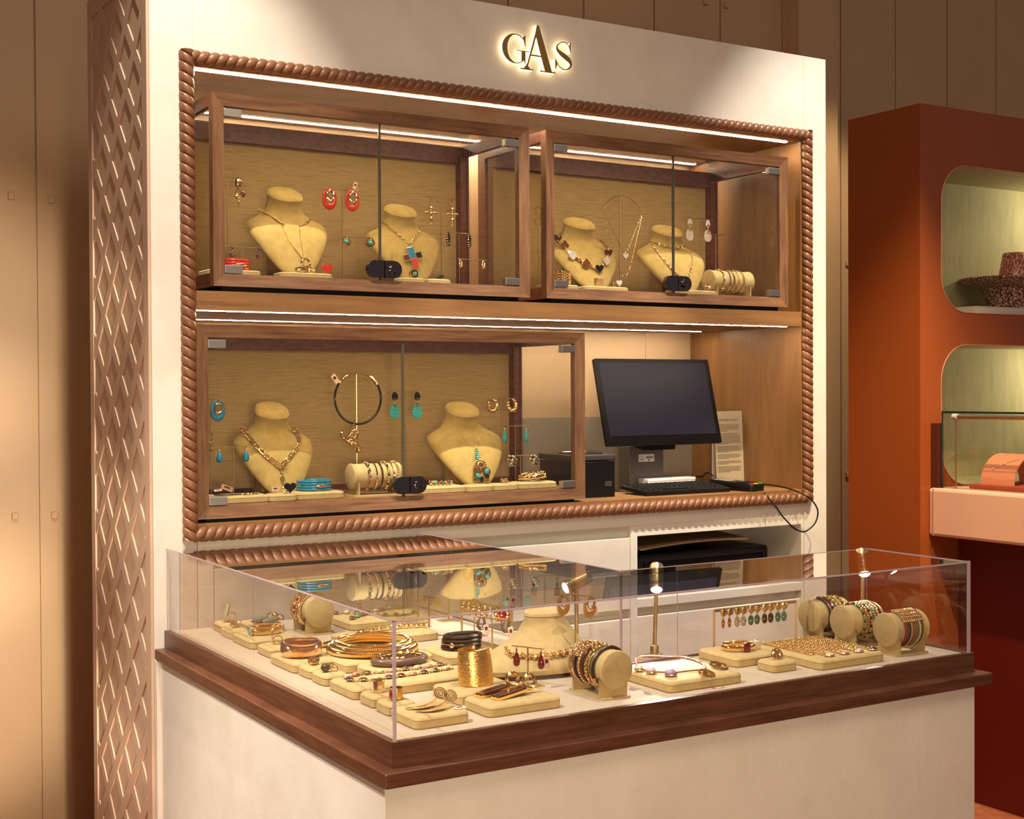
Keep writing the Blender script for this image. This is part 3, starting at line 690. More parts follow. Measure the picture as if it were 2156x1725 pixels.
def mk_bust(pxn, pyn, w_px, zf, cy, label):
    top = on_y(pxn, pyn, cy-.03); H = (top.z-zf)/.995; yw = cy-.16*H
    wd = on_y(w_px[1], pyn+100, yw).x-on_y(w_px[0], pyn+100, yw).x
    return bust(top.x, cy, zf, H, label, ws=min(1.15, max(.85, wd/(.97*H))))
_, B1 = mk_bust(602, 395, (519, 683), UF, .25, 'yellow suede bust with a gold bar-ended chain and shell pendant')
_, B2 = mk_bust(847, 431, (771, 918), UF, .25, 'yellow suede bust wearing a chain with a turquoise and coral cross')
_, B3 = mk_bust(1224, 459, (1160, 1296), UF, .25, 'yellow suede bust wearing the chunky clover and heart necklace')
_, B4 = mk_bust(1410, 475, (1344, 1477), UF, .25, 'yellow suede bust wearing a doubled long gold chain')
_, B5 = mk_bust(574, 851, (490, 652), LF, .24, 'yellow suede bust wearing a bold gold link necklace with black heart')
_, B6 = mk_bust(977, 850, (903, 1053), LF, .24, 'yellow suede bust wearing a turquoise and gold flower pendant on thin chain')
T1, T2, T3, T4, T5, T6 = [bvh_of(b) for b in (B1, B2, B3, B4, B5, B6)]

def neck(label, tree, first):
    t = thing('necklace', label, 'necklace', first, 0, 'necklaces on the suede busts'); return t
# bust 1
pl, pr = drape([(546, 442), (560, 450), (580, 463), (597, 475)], T1), drape([(653, 463), (645, 470), (630, 477)], T1)
n1 = neck('thin gold chain with two twisted bars and a gold shell pendant', T1, pl[0])
for P in (pl, pr):
    g = G().tube(smooth_path(P), .0022, 8)
    for p in resample(P, .009): g.ell(p, .0031, .0031, .0031, u=8, v=6)
    g.build('twisted_bar', darkgold, n1)
G().chain(drape([(592, 472), (603, 497), (618, 522), (636, 545)], T1)+[on_y(640, 550, .10)], .0042, .003, .0006).chain(drape([(630, 479), (632, 500), (637, 525)], T1)+[on_y(640, 550, .10)], .0042, .003, .0006).build('chain', gold, n1)
p = on_y(644, 555, .09)
G().torus(p, (.012, 0, -.007), (.005, 0, .011), .0028, seg=24, tseg=8).torus(p+Vector((.007, -.002, -.014)), (.008, 0, 0), (0, 0, .006), .0022, seg=18, tseg=6).ell(p+Vector((-.016, -.005, -.020)), .020, .007, .0085).torus(p+Vector((-.016, -.010, -.020)), (.020, 0, 0), (0, 0, .008), .0015, seg=24, tseg=6).ell(p+Vector((.010, -.004, -.021)), .008, .005, .007).ell(p+Vector((.022, -.004, -.021)), .007, .005, .005).build('shell_pendant', gold, n1)
# bust 2
pp = [(771, 465), (792, 475), (812, 489), (838, 506), (861, 517)]
n2 = neck('gold link chain with a gold-rimmed cross in turquoise, coral and black', T2, on_y(862, 520, .15))
a = drape([(797, 464), (812, 473), (832, 490), (858, 513)], T2, .003); b = drape([(886, 481), (877, 495), (862, 514)], T2, .003)
G().chain(a, .0125, .0072, .0013).chain(b, .0125, .0072, .0013).build('chain', darkgold, n2)
c = drape([(868, 545)], T2, .006)[0]; dn = (drape([(875, 565)], T2, .006)[0]-c).normalized(); sx = Vector((1, -.15, 0)).cross(dn).cross(dn)*-1; sx.normalize(); nn = sx.cross(dn)
if nn.y > 0: nn = -nn
def slab(c, u, v, n, a, b, d, m, nm, par):
    o = G().prism([[(-a, -b), (a, -b), (a, b), (-a, b)]], 0, d, lambda x, y, z: c+u*x+v*y+n*z).build(nm, m, par, smooth=False, bevel=.0006); return o
slab(c, sx, dn, nn, .0110, .0350, .003, gold, 'cross_frame', n2); slab(c-dn*.005, sx, dn, nn, .030, .0110, .0029, gold, 'cross_frame', n2)
slab(c-dn*.016+nn*.002, sx, dn, nn, .0088, .0165, .0028, turq, 'turquoise_inlay', n2); slab(c+dn*.0185+nn*.002, sx, dn, nn, .0088, .0145, .0028, coral, 'coral_inlay', n2)
slab(c-dn*.005+sx*.0200+nn*.002, sx, dn, nn, .0082, .0088, .0025, black_e, 'black_inlay', n2); slab(c-dn*.005-sx*.0200+nn*.002, sx, dn, nn, .0082, .0088, .0025, brown_e, 'brown_inlay', n2)
G().torus(c-dn*.039, dn*.0045, sx*.002, .001, seg=14, tseg=6).build('bail', gold, n2)
# bust 3: clovers and hearts
P = smooth_path(drape([(1182, 492), (1172, 505), (1187, 522), (1206, 541), (1232, 556), (1258, 566), (1275, 548), (1278, 528), (1269, 512), (1263, 507)], T3, .004), 6)
n3 = neck('chunky gold necklace of clovers and hearts in brown, black and pearl', T3, P[30])
G().chain(P, .0150, .0115, .0024, seg=12, tseg=6).build('chain', gold, n3)
def charm(par, px, py, tree, r, m, kind, y=None):
    c = drape([(px, py)], tree, .006)[0] if y is None else on_y(px, py, y)
    if kind == 'heart': out = [(x*r*2, z*r*2) for x, z in heart()]
    else: out = [(r*(.75+.28*abs(math.cos(2*a)))*math.cos(a), r*(.75+.28*abs(math.cos(2*a)))*math.sin(a)) for a in [2*PI*i/32 for i in range(32)]]
    G().prism([[(x*1.13, z*1.13) for x, z in out]], 0, .0025, lambda u, v, d: (c.x+u, c.y-d, c.z+v)).build('charm_rim', gold, par, bevel=.0006)
    G().prism([out], .0015, .0045, lambda u, v, d: (c.x+u, c.y-d, c.z+v)).build('charm', m, par, bevel=.001)
for px, py, m, kd in ((1173, 502, brown_e, 'heart'), (1187, 520, mat('tiger_eye', '#7A4520', .25, coat=.5), 'clover'), (1204, 540, pearl, 'clover'), (1232, 557, MATS['tiger_eye'], 'clover'), (1259, 567, black_e, 'heart'), (1274, 552, pearl, 'heart'), (1278, 535, brown_e, 'heart')): charm(n3, px, py, T3, .0150, m, kd)
# bust 4
n4 = neck('long figaro-style gold chain wrapped twice round the bust', T4, on_y(1400, 520, .15))
G().chain(drape([(1368, 510), (1385, 515), (1400, 519), (1420, 523), (1443, 519)], T4, .003), .0125, .0075, .0014).chain(drape([(1370, 512), (1378, 525), (1395, 546), (1415, 570), (1432, 585), (1450, 584), (1455, 565), (1457, 545), (1453, 532)], T4, .003), .0125, .0075, .0014).build('chain', gold, n4)
# bust 5
P = smooth_path(drape([(509, 900), (518, 917), (537, 938), (556, 957), (575, 972), (590, 984)], T5, .004), 6)
n5 = neck('bold gold oval-link necklace with toggle and black enamel heart', T5, P[-1])
P2 = smooth_path(drape([(616, 902), (626, 918), (628, 938), (617, 955), (603, 970), (592, 983)], T5, .004), 6)
g = G().chain(P, .0245, .0165, .0017, twist=.4, seg=18, tseg=6, step=.0205).chain(P2, .0225, .0150, .0017, twist=.4, seg=18, tseg=6, step=.019)
for PP in (P, P2):
    for p in resample(PP, .0100): g.ell(p+Vector((.004, -.002, .004)), .0026, .0026, .0026, u=8, v=5); g.ell(p+Vector((-.004, -.002, -.004)), .0026, .0026, .0026, u=8, v=5)
g.build('chain', darkgold, n5)
P = drape([(592, 984), (592, 1000), (594, 1012), (597, 1024)], T5, .004); G().chain(P, .019, .013, .0017, seg=16, tseg=6).build('drop_links', gold, n5)
a, b = drape([(583, 974), (604, 991)], T5, .006); G().tube([a, b], .0016, 8).build('toggle_bar', gold, n5)
# bust 6
P = drape([(940, 893), (955, 905), (975, 923), (996, 942)], T6, .002); P2 = drape([(1016, 893), (1012, 915), (1005, 932), (1001, 943)], T6, .002)
n6 = neck('fine gold chain with a large gold flower pendant set with turquoise', T6, P[-1])
G().chain(P, .0045, .003, .0007).chain(P2, .0045, .003, .0007).build('chain', gold, n6)
c = drape([(1001, 947), (1003, 965), (1008, 980), (1012, 1000)], T6, .005)
g = G().ell(c[0], .005, .003, .004)
for i in range(14): q = c[2]+Vector((.018*math.cos(i*PI/7), -.003, .013*math.sin(i*PI/7))); g.ell(q, .0055, .004, .0055, u=8, v=6)
g.ell(c[2]+Vector((0, -.004, 0)), .014, .005, .011)
g.build('gold_flower', gold, n6); g = G()
for s_ in (-1, 1): g.torus(c[3]+Vector((s_*.017, -.003, .006)), (.012, 0, 0), (0, 0, .014), .0026, seg=20, tseg=6); g.ell(c[3]+Vector((s_*.017, 0, .006)), .011, .002, .013)
g.build('gold_petals', gold, n6)
G().tube([c[3]+Vector((-.03, 0, -.016)), c[3]+Vector((0, -.002, -.010)), c[3]+Vector((.026, 0, -.018))], .0016, 6).build('gold_twig', gold, n6)
for i in range(5): z = c[0].lerp(c[1], .25+i*.22); G().ell(z+Vector((0, -.003, 0)), .0072, .0025, .0026, u=10, v=6).build('turquoise_bar', turq_s, n6)
for k, (dx, dz, m) in enumerate(((-.016, -.003, turq_s), (.015, .010, turq_s), (.015, -.006, black_e), (-.003, -.015, black_e))): G().ell(c[3]+Vector((dx, -.008, dz)), .0098, .0025, .0070, M=Matrix.Rotation((.5, -.9, .6, 1.4)[k], 3, 'Y'), u=12, v=8).build('petal_stone', m, n6)

# ---- T stands with earrings: (bar left px, bar right px, bar y px, depth, floor)
def stand_pair(x0, x1, py, y, zf, desc, place, fn, *a, grp=None, pxs=None, tags=(), yaw=0, **k):
    p, q = on_y(x0, py, y), on_y(x1, py, y); t = tstand((p.x+q.x)/2, y, zf, p.z, q.x-p.x, 'brass T stand '+place)
    ex = pxs or (x0+10, x1-8)
    for i, px in enumerate(ex):
        e = on_y(px, py, y-.003); e.z = p.z
        o = ear(e, ('left' if i == 0 and len(ex) > 1 else 'right' if len(ex) > 1 else 'single')+' '+desc, fn, grp or desc+'s', *a, yaw=yaw, **k)
        if i in tags: price_tag(o, e+Vector((.011, .001, .014)), rx=(1, 0, -.35), up_=(.35, 0, 1))
    return t
stand_pair(684, 755, 396, .27, UF, 'coral oval earring with gold inner hoop', 'holding the coral oval earrings', e_oval, coral, pxs=(693, 741), tags=(1,), s=1.42)
stand_pair(717, 785, 497, .13, UF, 'gold knot earring with turquoise centre', 'holding the knot earrings with turquoise centres', e_knot, turq_s, pxs=(727, 778), s=1.4)
stand_pair(897, 960, 415, .25, UF, 'gold baguette cross earring', 'holding the gold cross earrings', e_cross, pxs=(907, 952), s=1.5)
stand_pair(937, 996, 489, .18, UF, 'black hoop earring with gold ribs', 'holding the black ribbed hoops', e_hoop, black_e, pxs=(944, 988), s=1.5, r=.003, m2=gold, ang=50)
stand_pair(963, 1024, 545, .13, UF, 'small plain gold hoop earring', 'holding the small plain gold hoops', e_hoop, gold, pxs=(970, 1018), s=.95, r=.0036, ang=40)
stand_pair(470, 549, 518, .11, UF, 'dark gold hoop earring behind the coral bangle', 'behind the coral bangle', e_hoop, brown_e, pxs=(487, 543), s=1.05, r=.003, ang=50)
p, q = on_y(455, 377, .26), on_y(502, 377, .26); tstand((p.x+q.x)/2, .26, UF, p.z, q.x-p.x, 'brass T stand at the far left of the upper left cabinet')
e = on_y(501, 381, .255); o = ear(e, 'gold shell earring with cross and dark red drop charms, far left stand', e_links, 'charm earrings', s=.95, n=2)
g = G().ell((0, -.006, -.006), .011, .006, .015); g.build('gold_shell', gold, o, local=True)
g = G().ell((-.006, -.009, -.046), .010, .003, .004).ell((-.006, -.009, -.046), .004, .003, .010).torus((-.006, -.009, -.046), (.006, 0, 0), (0, 0, .006), .0016, seg=14, tseg=5); g.build('cross_charm', gold, o, local=True)
G().ell((-.001, -.006, -.066), .0026, .0026, .011).build('gold_bead', gold, o, local=True)
G().ell((.012, -.009, -.038), .0065, .004, .010).build('red_drop', wine, o, local=True)
stand_pair(1105, 1160, 432, .25, UF, 'gold leaf cascade earring seen between the two upper cabinets', 'inside the right cabinet, left end', e_links, pxs=(1133,), s=1.5, n=2)
for k, (yy, pyy, lab) in enumerate(((.10, 521, 'low empty brass T stand at the left end of the upper right cabinet'),)):
    p = on_y(1125, pyy, yy); tstand(1.275, yy, UF, p.z, .06, lab)
stand_pair(1437, 1501, 459, .24, UF, 'mother of pearl drop earring', 'holding the mother of pearl drops', e_plate, pearl, pearl, pxs=(1451, 1489), s=1.42)
p, q = on_y(1487, 492, .20), on_y(1527, 494, .20); tstand((p.x+q.x)/2, .20, UF, p.z, q.x-p.x, 'empty brass T stand behind the short bracelet roll')
stand_pair(420, 466, 844, .22, LF, 'teal oval earring with gold hoop, upper left of lower cabinet', 'with the single teal oval earring', e_oval, turq, pxs=(458,), s=1.28)
stand_pair(415, 450, 911, .16, LF, 'gold chain-link earring at the left end of the lower cabinet', 'with the chain-link earring', e_links, pxs=(440,), s=1.25, n=2)
stand_pair(453, 528, 942, .12, LF, 'smooth turquoise drop earring', 'holding the smooth turquoise drops', e_drop, turq, pxs=(462, 518), L=.034, W=.0115)
stand_pair(820, 886, 825, .24, LF, 'black and turquoise plaque earring', 'holding the black and turquoise plaque earrings', e_plate, black_e, turq_s, pxs=(830, 877), s=1.5)
stand_pair(1024, 1084, 840, .24, LF, 'chunky hammered gold hoop earring', 'holding the chunky hammered gold hoops', e_chunk, pxs=(1036, 1077), s=1.35)
stand_pair(1055, 1115, 898, .16, LF, 'long green-blue stone drop earring', 'holding the long green-blue drops', e_drop, turq_s, pxs=(1063, 1108), L=.044, W=.011, tags=())
stand_pair(1070, 1122, 960, .10, LF, 'gold flower cluster earring with coloured stones', 'holding the flower cluster earrings', e_cluster, (smoke, turq_s, black_e), pxs=(1077, 1123), s=1.6)
# small glass bead ends on the long drops live with the earrings
# collar on a wire stand
y = .22; c = on_y(752, 839, y); R = on_y(800, 839, y).x-c.x; zt = on_y(752, 787, y).z
t = thing('necklace_stand', 'brass post with arched arm carrying the black cord collar', 'necklace stand', (c.x-.002, y, LF))
G().box(-.035, .035, -.03, .03, 0, .002).build('base_plate', brass, t, smooth=False, local=True); G().tube([(0, 0, .001), (0, 0, zt-LF-.002)], .0026, 8).build('post', brass, t, local=True)
G().tube([(R*.9*math.sin(math.radians(a)), .002, zt-LF-R*.9*(1-math.cos(math.radians(a)))) for a in range(-38, 76, 6)], .0016, 6, flat=2).build('arm', brass, t, local=True)
t = thing('necklace', 'black cord collar with gold ends and big gold beetle pendant', 'necklace', (c.x, y-.006, c.z))
arc = [(R*math.sin(math.radians(a)), 0, -R*1.02*math.cos(math.radians(a))) for a in range(-152, 153, 6)]
G().tube(arc, .0036, 10).build('cord', black_e, t, local=True)
for q in (arc[:5], arc[-5:]): g = G(); g.tube(q, .0042, 8); [g.ell(v, .0052, .0052, .0052, u=8, v=6) for v in q[::2]]; g.build('gold_end', gold, t, local=True)
pd = on_y(744, 922, y-.01)-Vector((c.x, y-.006, c.z)); g = G(); rr = random.Random(3)
g.torus(pd+Vector((.002, 0, .044)), (0, .003, 0), (0, 0, .008), .0016, seg=16, tseg=6)
g.torus(pd+Vector((0, 0, .030)), (.008, 0, 0), (0, 0, .010), .002, seg=18, tseg=6)
for i in range(20): a = i*2.4; q = .004+.017*((i*7) % 5)/5; g.ell(pd+Vector((q*math.cos(a)+.004, -.003, q*math.sin(a)*1.3+.004)), .0078, .006, .0062, u=8, v=6)
g.tube(smooth_path([pd+Vector(v) for v in ((-.006, 0, -.018), (-.024, -.002, -.008), (-.038, 0, .008), (-.036, 0, .024))]), [.005+.0022*math.sin(i*1.3) for i in range(25)], 8)
g.tube(smooth_path([pd+Vector(v) for v in ((.008, 0, -.012), (.016, -.002, -.032), (.012, 0, -.046))]), [.006+.0018*math.sin(i*1.9) for i in range(17)], 8)
g.build('beetle_pendant', gold, t, local=True); price_tag(t, on_y(706, 798, y-.012), .016, .030, rx=(.8, 0, .6), up_=(-.6, 0, .8), )
# half arc stand with two chains
y = .20; zt = on_y(1308, 411, y).z; px0 = on_y(1305, 500, y); t = thing('necklace_stand', 'brass post with wide arch carrying two fine heart chains', 'necklace stand', (px0.x, y, UF))
G().box(-.03, .03, -.03, .03, 0, .002).build('base_plate', brass, t, smooth=False, local=True); G().tube([(0, 0, .001), (0, 0, zt-UF-.006)], .0028, 8).build('post', brass, t, local=True)
A = smooth_path([on_y(*p, y-.008) for p in ((1270, 440), (1278, 427), (1291, 416), (1308, 411), (1325, 416), (1342, 430), (1353, 449))]); G().tube(A, .002, 6, flat=2.2, upn=(0, 1, 0)).build('arch', brass, t)
for k, (P, lab, hp) in enumerate((([(1271, 443), (1282, 470), (1295, 495), (1309, 523), (1316, 532), (1324, 523), (1338, 485), (1352, 452)], 'shorter fine gold chain with white heart hanging from the arch', (1316, 534)),
                                 ([(1272, 445), (1280, 490), (1290, 525), (1300, 555), (1306, 575), (1312, 582), (1320, 580), (1328, 560), (1337, 520), (1352, 455)], 'longer fine gold chain hanging lowest from the arch', None))):
    n_ = thing('necklace', lab, 'necklace', on_y(*P[0], y-.012), 0, 'chains on the arch stand'); W_ = [on_y(*p, y-.012-.004*k) for p in P]
    G().chain(W_, .009, .0028, .0008).build('chain', gold, n_)
    if hp: charm(n_, hp[0], hp[1]+5, None, .0115, pearl, 'heart', y-.014)
    else: G().ell(on_y(1306, 570, y-.017), .003, .003, .003).ell(on_y(1322, 570, y-.017), .003, .003, .003).build('beads', gold, n_)

# ---- pads and pieces on the cabinet floors
def cpad(x0, x1, y0, d, zf, label, h=.016):
    a, b = on_y(x0, 600, y0).x, on_y(x1, 600, y0).x; return pad(a, y0, b-a, d, zf, label, h)
def bangle_stack(px, py, w_px, y, z, m, label, n=2, tagl='bangle'):
    c = on_y(px, py, y); Rr = (on_y(px+w_px/2, py, y).x-on_y(px-w_px/2, py, y).x)/2
    t = thing('bangle', label, 'bangle', (c.x, y+Rr*.8, z))
    for k in range(n*2):
        G().torus((0, 0, .0055+k*.0075), (Rr-.004, 0, 0), (0, Rr*.8, 0), .0042, seg=44, tseg=8, wob=lambda a: .0042-.0016*math.exp(-((math.degrees(a)-270)/7)**2)).build('enamel_coil', m, t, local=True)
    g = G(); yy = -Rr*.8-.003
    g.ell((.004, yy, .5*n*.0155), .016, .003, .0045); [g.torus((.004, yy-.001, .5*n*.0155), (.016-i*.003, 0, 0), (0, 0, .0045-.0008*i), .0006, seg=20, tseg=5) for i in range(3)]
    g.torus((0, 0, .5*n*.0155), (Rr-.001, 0, 0), (0, Rr*.8, 0), .0011, seg=40, tseg=5); g.build('gold_marquise', gold, t, local=True)
    return t
cpad(440, 552, .04, .10, UF, 'pad under the coral bangle in the upper left cabinet')
bangle_stack(503, 560, 62, .06, UF+.016, coral, 'coral red enamel bangle with gold marquise front, upper left cabinet')
cpad(592, 703, .035, .07, UF, 'pad in front of the shell pendant bust, under the red heart ring')
t = thing('ring', 'gold ring with flat red enamel heart, upper left cabinet', 'ring', on_y(688, 575, .06), 0, 'rings in the wall cabinets'); t.location.z = UF+.016
c = on_y(688, 566, .055); G().prism([[(x*.033, z*.033) for x, z in heart()]], 0, .003, lambda u, v, d: (c.x+u, c.y-d, c.z+v)).build('heart', coral, t, bevel=.0008); G().torus((-.004, .008, .009), (.009, .004, 0), (0, 0, .009), .0012, seg=24, tseg=6).build('band', gold, t, local=True)
cpad(842, 897, .045, .05, UF, 'small pad under the turquoise knot ring'); cpad(903, 952, .045, .05, UF, 'small pad under the black stone ring')
t = thing('ring', 'gold knot ring with turquoise centre below the cross pendant', 'ring', on_y(871, 585, .06), 0, 'rings in the wall cabinets'); t.location.z = UF+.016
g = G().torus((0, .008, .010), (.010, 0, 0), (0, 0, .010), .0016, seg=24, tseg=6)
for k in range(4): a = k*PI/4; g.torus((.002, -.002, .012), (.011*math.cos(a), 0, .011*math.sin(a)), (-.008*math.sin(a), 0, .008*math.cos(a)), .0018, seg=24, tseg=6)
g.build('gold_knot', gold, t, local=True); G().ell((.003, -.006, .012), .005, .004, .005).build('stone', turq_s, t, local=True)
t = thing('ring', 'low dark oval stone ring on the right-hand small pad', 'ring', on_y(926, 585, .065), 0, 'rings in the wall cabinets'); t.location.z = UF+.016
G().ell((0, 0, .008), .016, .009, .006).build('stone', black_e, t, local=True); G().torus((0, .004, .007), (.009, 0, 0), (0, 0, .007), .001, seg=20, tseg=6).build('band', gold, t, local=True)
cpad(1150, 1222, .05, .07, UF, 'pad under the braided gold cuff, left end of upper right cabinet')
t = thing('cuff', 'wide braided gold cuff on the left pad of the upper right cabinet', 'cuff', (on_y(1184, 590, .085).x, .085, UF+.016))
g = G()
for k in range(5):
    for q in (0, 1): pts = [Vector((.026*math.cos(2*PI*i/48), .026*math.sin(2*PI*i/48), .006+k*.0085+.0028*math.sin(9*2*PI*i/48+q*PI))) for i in range(48)]; g.tube([p*(1+.04*math.cos(9*2*PI*i/48+q*PI)) if False else p for i, p in enumerate(pts)], .0019, 6, closed=True)
g.build('braid', gold, t, local=True)
cpad(1234, 1326, .05, .06, UF, 'pad with the pebbled ring and white heart ring')
t = thing('ring', 'wide pebbled gold ring standing in front of the clover bust', 'ring', (on_y(1261, 590, .07).x, .07, UF+.016), 0, 'rings in the wall cabinets')
g = G(); rr = random.Random(5)
for i in range(132): a = 2*PI*(i % 22)/22+.14*(i//22); g.ell((.0125*math.cos(a), .0125*math.sin(a), .003+.0042*(i//22)+rr.uniform(-.0006, .0006)), .0033, .0033, .0030, u=7, v=5)
g.build('pebbled_band', gold, t, local=True)
t = thing('ring', 'gold ring with white mother of pearl heart, upper right cabinet', 'ring', (on_y(1298, 590, .07).x, .07, UF+.016), 0, 'rings in the wall cabinets')
G().torus((-.004, .006, .009), (.008, .005, 0), (0, 0, .009), .0011, seg=24, tseg=6).build('band', gold, t, local=True); G().prism([[(x*.022+.007, z*.022+.014) for x, z in heart()]], 0, .003, lambda u, v, d: (u, -.004-d, v)).build('heart', pearl, t, local=True, bevel=.0008)
cpad(1420, 1512, .04, .06, UF, 'pad under the lock and pearl ring in the upper right cabinet')
t = thing('ring', 'gold ring with round white pearl beside the short bracelet roll', 'ring', (on_y(1489, 605, .06).x, .06, UF+.016), 0, 'rings in the wall cabinets')
G().torus((0, 0, .010), (.009, 0, 0), (0, 0, .009), .0018, seg=24, tseg=6, wob=lambda a: .0018+.0008*math.sin(a)).torus((.004, -.006, .012), (.006, 0, 0), (0, 0, .006), .0016, seg=20, tseg=6).build('band', gold, t, local=True); G().ell((.004, -.008, .012), .005, .003, .005).build('pearl', pearl, t, local=True)

# short roll, upper right cabinet
def roll_with(cx, cy, z0, L, R, label, ax, items, tail):
    t, zc = roll(cx, cy, z0, L, R, label, ax); A = Vector((0, 1, 0)) if ax == 'y' else Vector((1, 0, 0))
    n = len(items)
    for i, it in enumerate(items):
        lab, bf, off = it; c = Vector((cx, cy, z0+zc))+A*(L*off)
        place_bracelet('bracelet', lab, c, R+.0025, A, bf, 'bracelets on the '+tail)
    return t
x0, x1 = on_y(1507, 600, .07).x, on_y(1591, 600, .07).x
roll_with((x0+x1)/2, .11, UF, x1-x0, .037, 'suede bracelet roll in the right end of the upper right cabinet', 'x', [
    ('pearl and gold link bracelet nearest the left cap of the cabinet roll', b_chain(gold, .012, .007, .0014), -.27), ('thin dark cord bracelet on the cabinet roll', b_cord(leather_d, .0016, .6, .8), -.12),
    ('gold bangle with round stone on the cabinet roll', b_bangle(gold, .0020), -.02), ('fine gold chain bracelet on the cabinet roll', b_chain(gold, .007, .005, .001), .10), ('gold bangle nearest the right end of the cabinet roll', b_bangle(gold, .0017), .22)], 'upper cabinet roll')
# lower cabinet floor
cpad(425, 566, .045, .10, LF, 'long pad behind the left hinge with a flat bracelet', .022)
cpad(567, 624, .035, .06, LF, 'small pad under the black heart pendant', .022); cpad(624, 725, .05, .09, LF, 'pad under the turquoise bangle', .022)
bangle_stack(673, 1030, 70, .065, LF+.022, turq, 'turquoise enamel bangle with gold marquise front, lower cabinet')
t = thing('bracelet', 'flat gold and leather bracelet with paper tags on the long pad', 'bracelet', (on_y(500, 1040, .09).x, .09, LF+.022))
P = smooth_path([on_y(px, 1035, yy) for px, yy in ((450, .08), (470, .06), (500, .055), (530, .06), (545, .08), (520, .12))]); P = [Vector((p.x, p.y, LF+.0245)) for p in P]; G().tube(P, .0016, 6).build('cord', leather_d, t)
g = G().chain(P[18:34], .009, .006, .0012, nrm=(0, 0, 1)).torus(P[22], (.008, 0, 0), (0, .006, 0), .001, seg=18, tseg=5); g.build('chain', gold, t)
price_tag(t, on_y(478, 1031, .07)+Vector((0, 0, .004)), .034, .014, rx=(.9, 0, -.35), up_=(.2, -.3, 1)); price_tag(t, on_y(459, 1035, .06)+Vector((0, 0, .003)), .022, .010, rx=(1, 0, .1), up_=(0, 1, .5))
t = thing('pendant', 'glossy black enamel heart pendant resting on its small pad', 'pendant', (on_y(606, 1030, .05).x, .05, LF+.022))
G().prism([[(x*.036, z*.033) for x, z in heart()]], 0, .005, lambda u, v, d: (u+.004, -.004-d, v+.017)).build('heart', black_e, t, local=True, bevel=.0015); g = G()
for i in range(9): g.ell((-.012+.004*(i % 3), .002, .004+.006*(i//3)), .004, .0035, .004, u=8, v=6)
g.build('gold_mount', gold, t, local=True); price_tag(t, on_y(580, 1030, .05), .022, .012)
x0, x1 = on_y(750, 1000, .06).x, on_y(852, 1000, .06).x
roll_with((x0+x1)/2, .105, LF, x1-x0, .038, 'suede bracelet roll in the middle of the lower cabinet', 'x', [
    ('open gold link bracelet nearest the left cap, lower cabinet roll', b_chain(gold, .019, .013, .0017), -.20), ('slim gold bangle with brown cord, lower cabinet roll', b_cord(leather_d, .0018, .5, .9), -.05),
    ('turquoise bar bracelet on brown strap, lower cabinet roll', b_cord(brown_e, .003, .76, .86, turq_s, 1.1), .06), ('black bead and gold chain bracelet, lower cabinet roll', b_beads((gold, black_e, gold, gold), .0038), .19),
    ('wavy slim gold bangle, lower cabinet roll', b_bangle(gold, .0017), .30), ('gold bead bracelet nearest the right end, lower cabinet roll', b_beads((gold,), .0036), .40)], 'lower cabinet roll')
cpad(878, 981, .045, .09, LF, 'pad right of the lower lock, under the beaded bracelet', .022)
t = thing('bracelet', 'clustered gold bracelet with green and red stones right of the lower lock', 'bracelet', (on_y(928, 1020, .09).x, .09, LF+.022)); g = G(); rr = random.Random(2)
for i in range(46):
    a = 2*PI*i/46; g.torus((.034*math.cos(a), .026*math.sin(a), .004+.003*(i % 3)), (.004*math.cos(i), .002, .004*math.sin(i)), (0, .0035, .002), .0011, seg=10, tseg=5)
g.build('gold_links', gold, t, local=True)
for i in range(9): a = 2*PI*i/9+.3; G().ell((.034*math.cos(a), .026*math.sin(a), .009), .0045, .0045, .0042, u=10, v=8).build('stone', (jade, wine, turq_s)[i % 3], t, local=True)
cpad(983, 1037, .03, .055, LF, 'small pad under the tip of the flower pendant', .022); cpad(1039, 1090, .035, .055, LF, 'small pad under the knotted gold ring', .022); cpad(1091, 1173, .045, .08, LF, 'pad under the heavy gold bangle by the right hinge', .022)
t = thing('ring', 'knotted gold ring between flower pendant and heavy bangle', 'ring', (on_y(1062, 1010, .06).x, .06, LF+.022), 0, 'rings in the wall cabinets'); g = G()
for k in range(3): g.torus((0, 0, .007+.001*k), (.012, .002*k, .003*(k-1)), (0, .010, .004*(1-k)), .0021, seg=28, tseg=7)
g.build('band', gold, t, local=True)
t = thing('bangle', 'heavy sculpted gold bangle at the right end of the lower cabinet', 'bangle', (on_y(1120, 1000, .09).x, .09, LF+.022))
G().torus((0, 0, .016), (.036, 0, .004), (0, .028, .0), .0105, seg=48, tseg=12, wob=lambda a: .0105+.0012*math.sin(7*a)+.001*math.sin(11*a+1)).build('band', gold, t, local=True)
g = G()
for k in range(7): g.tube(smooth_path([(-.030+.011*k, -.026, .012), (-.024+.009*k, -.030, .022+.002*(k % 3)), (-.020+.010*k, -.018, .030)]), .0024, 6)
g.build('raised_vines', gold, t, local=True)

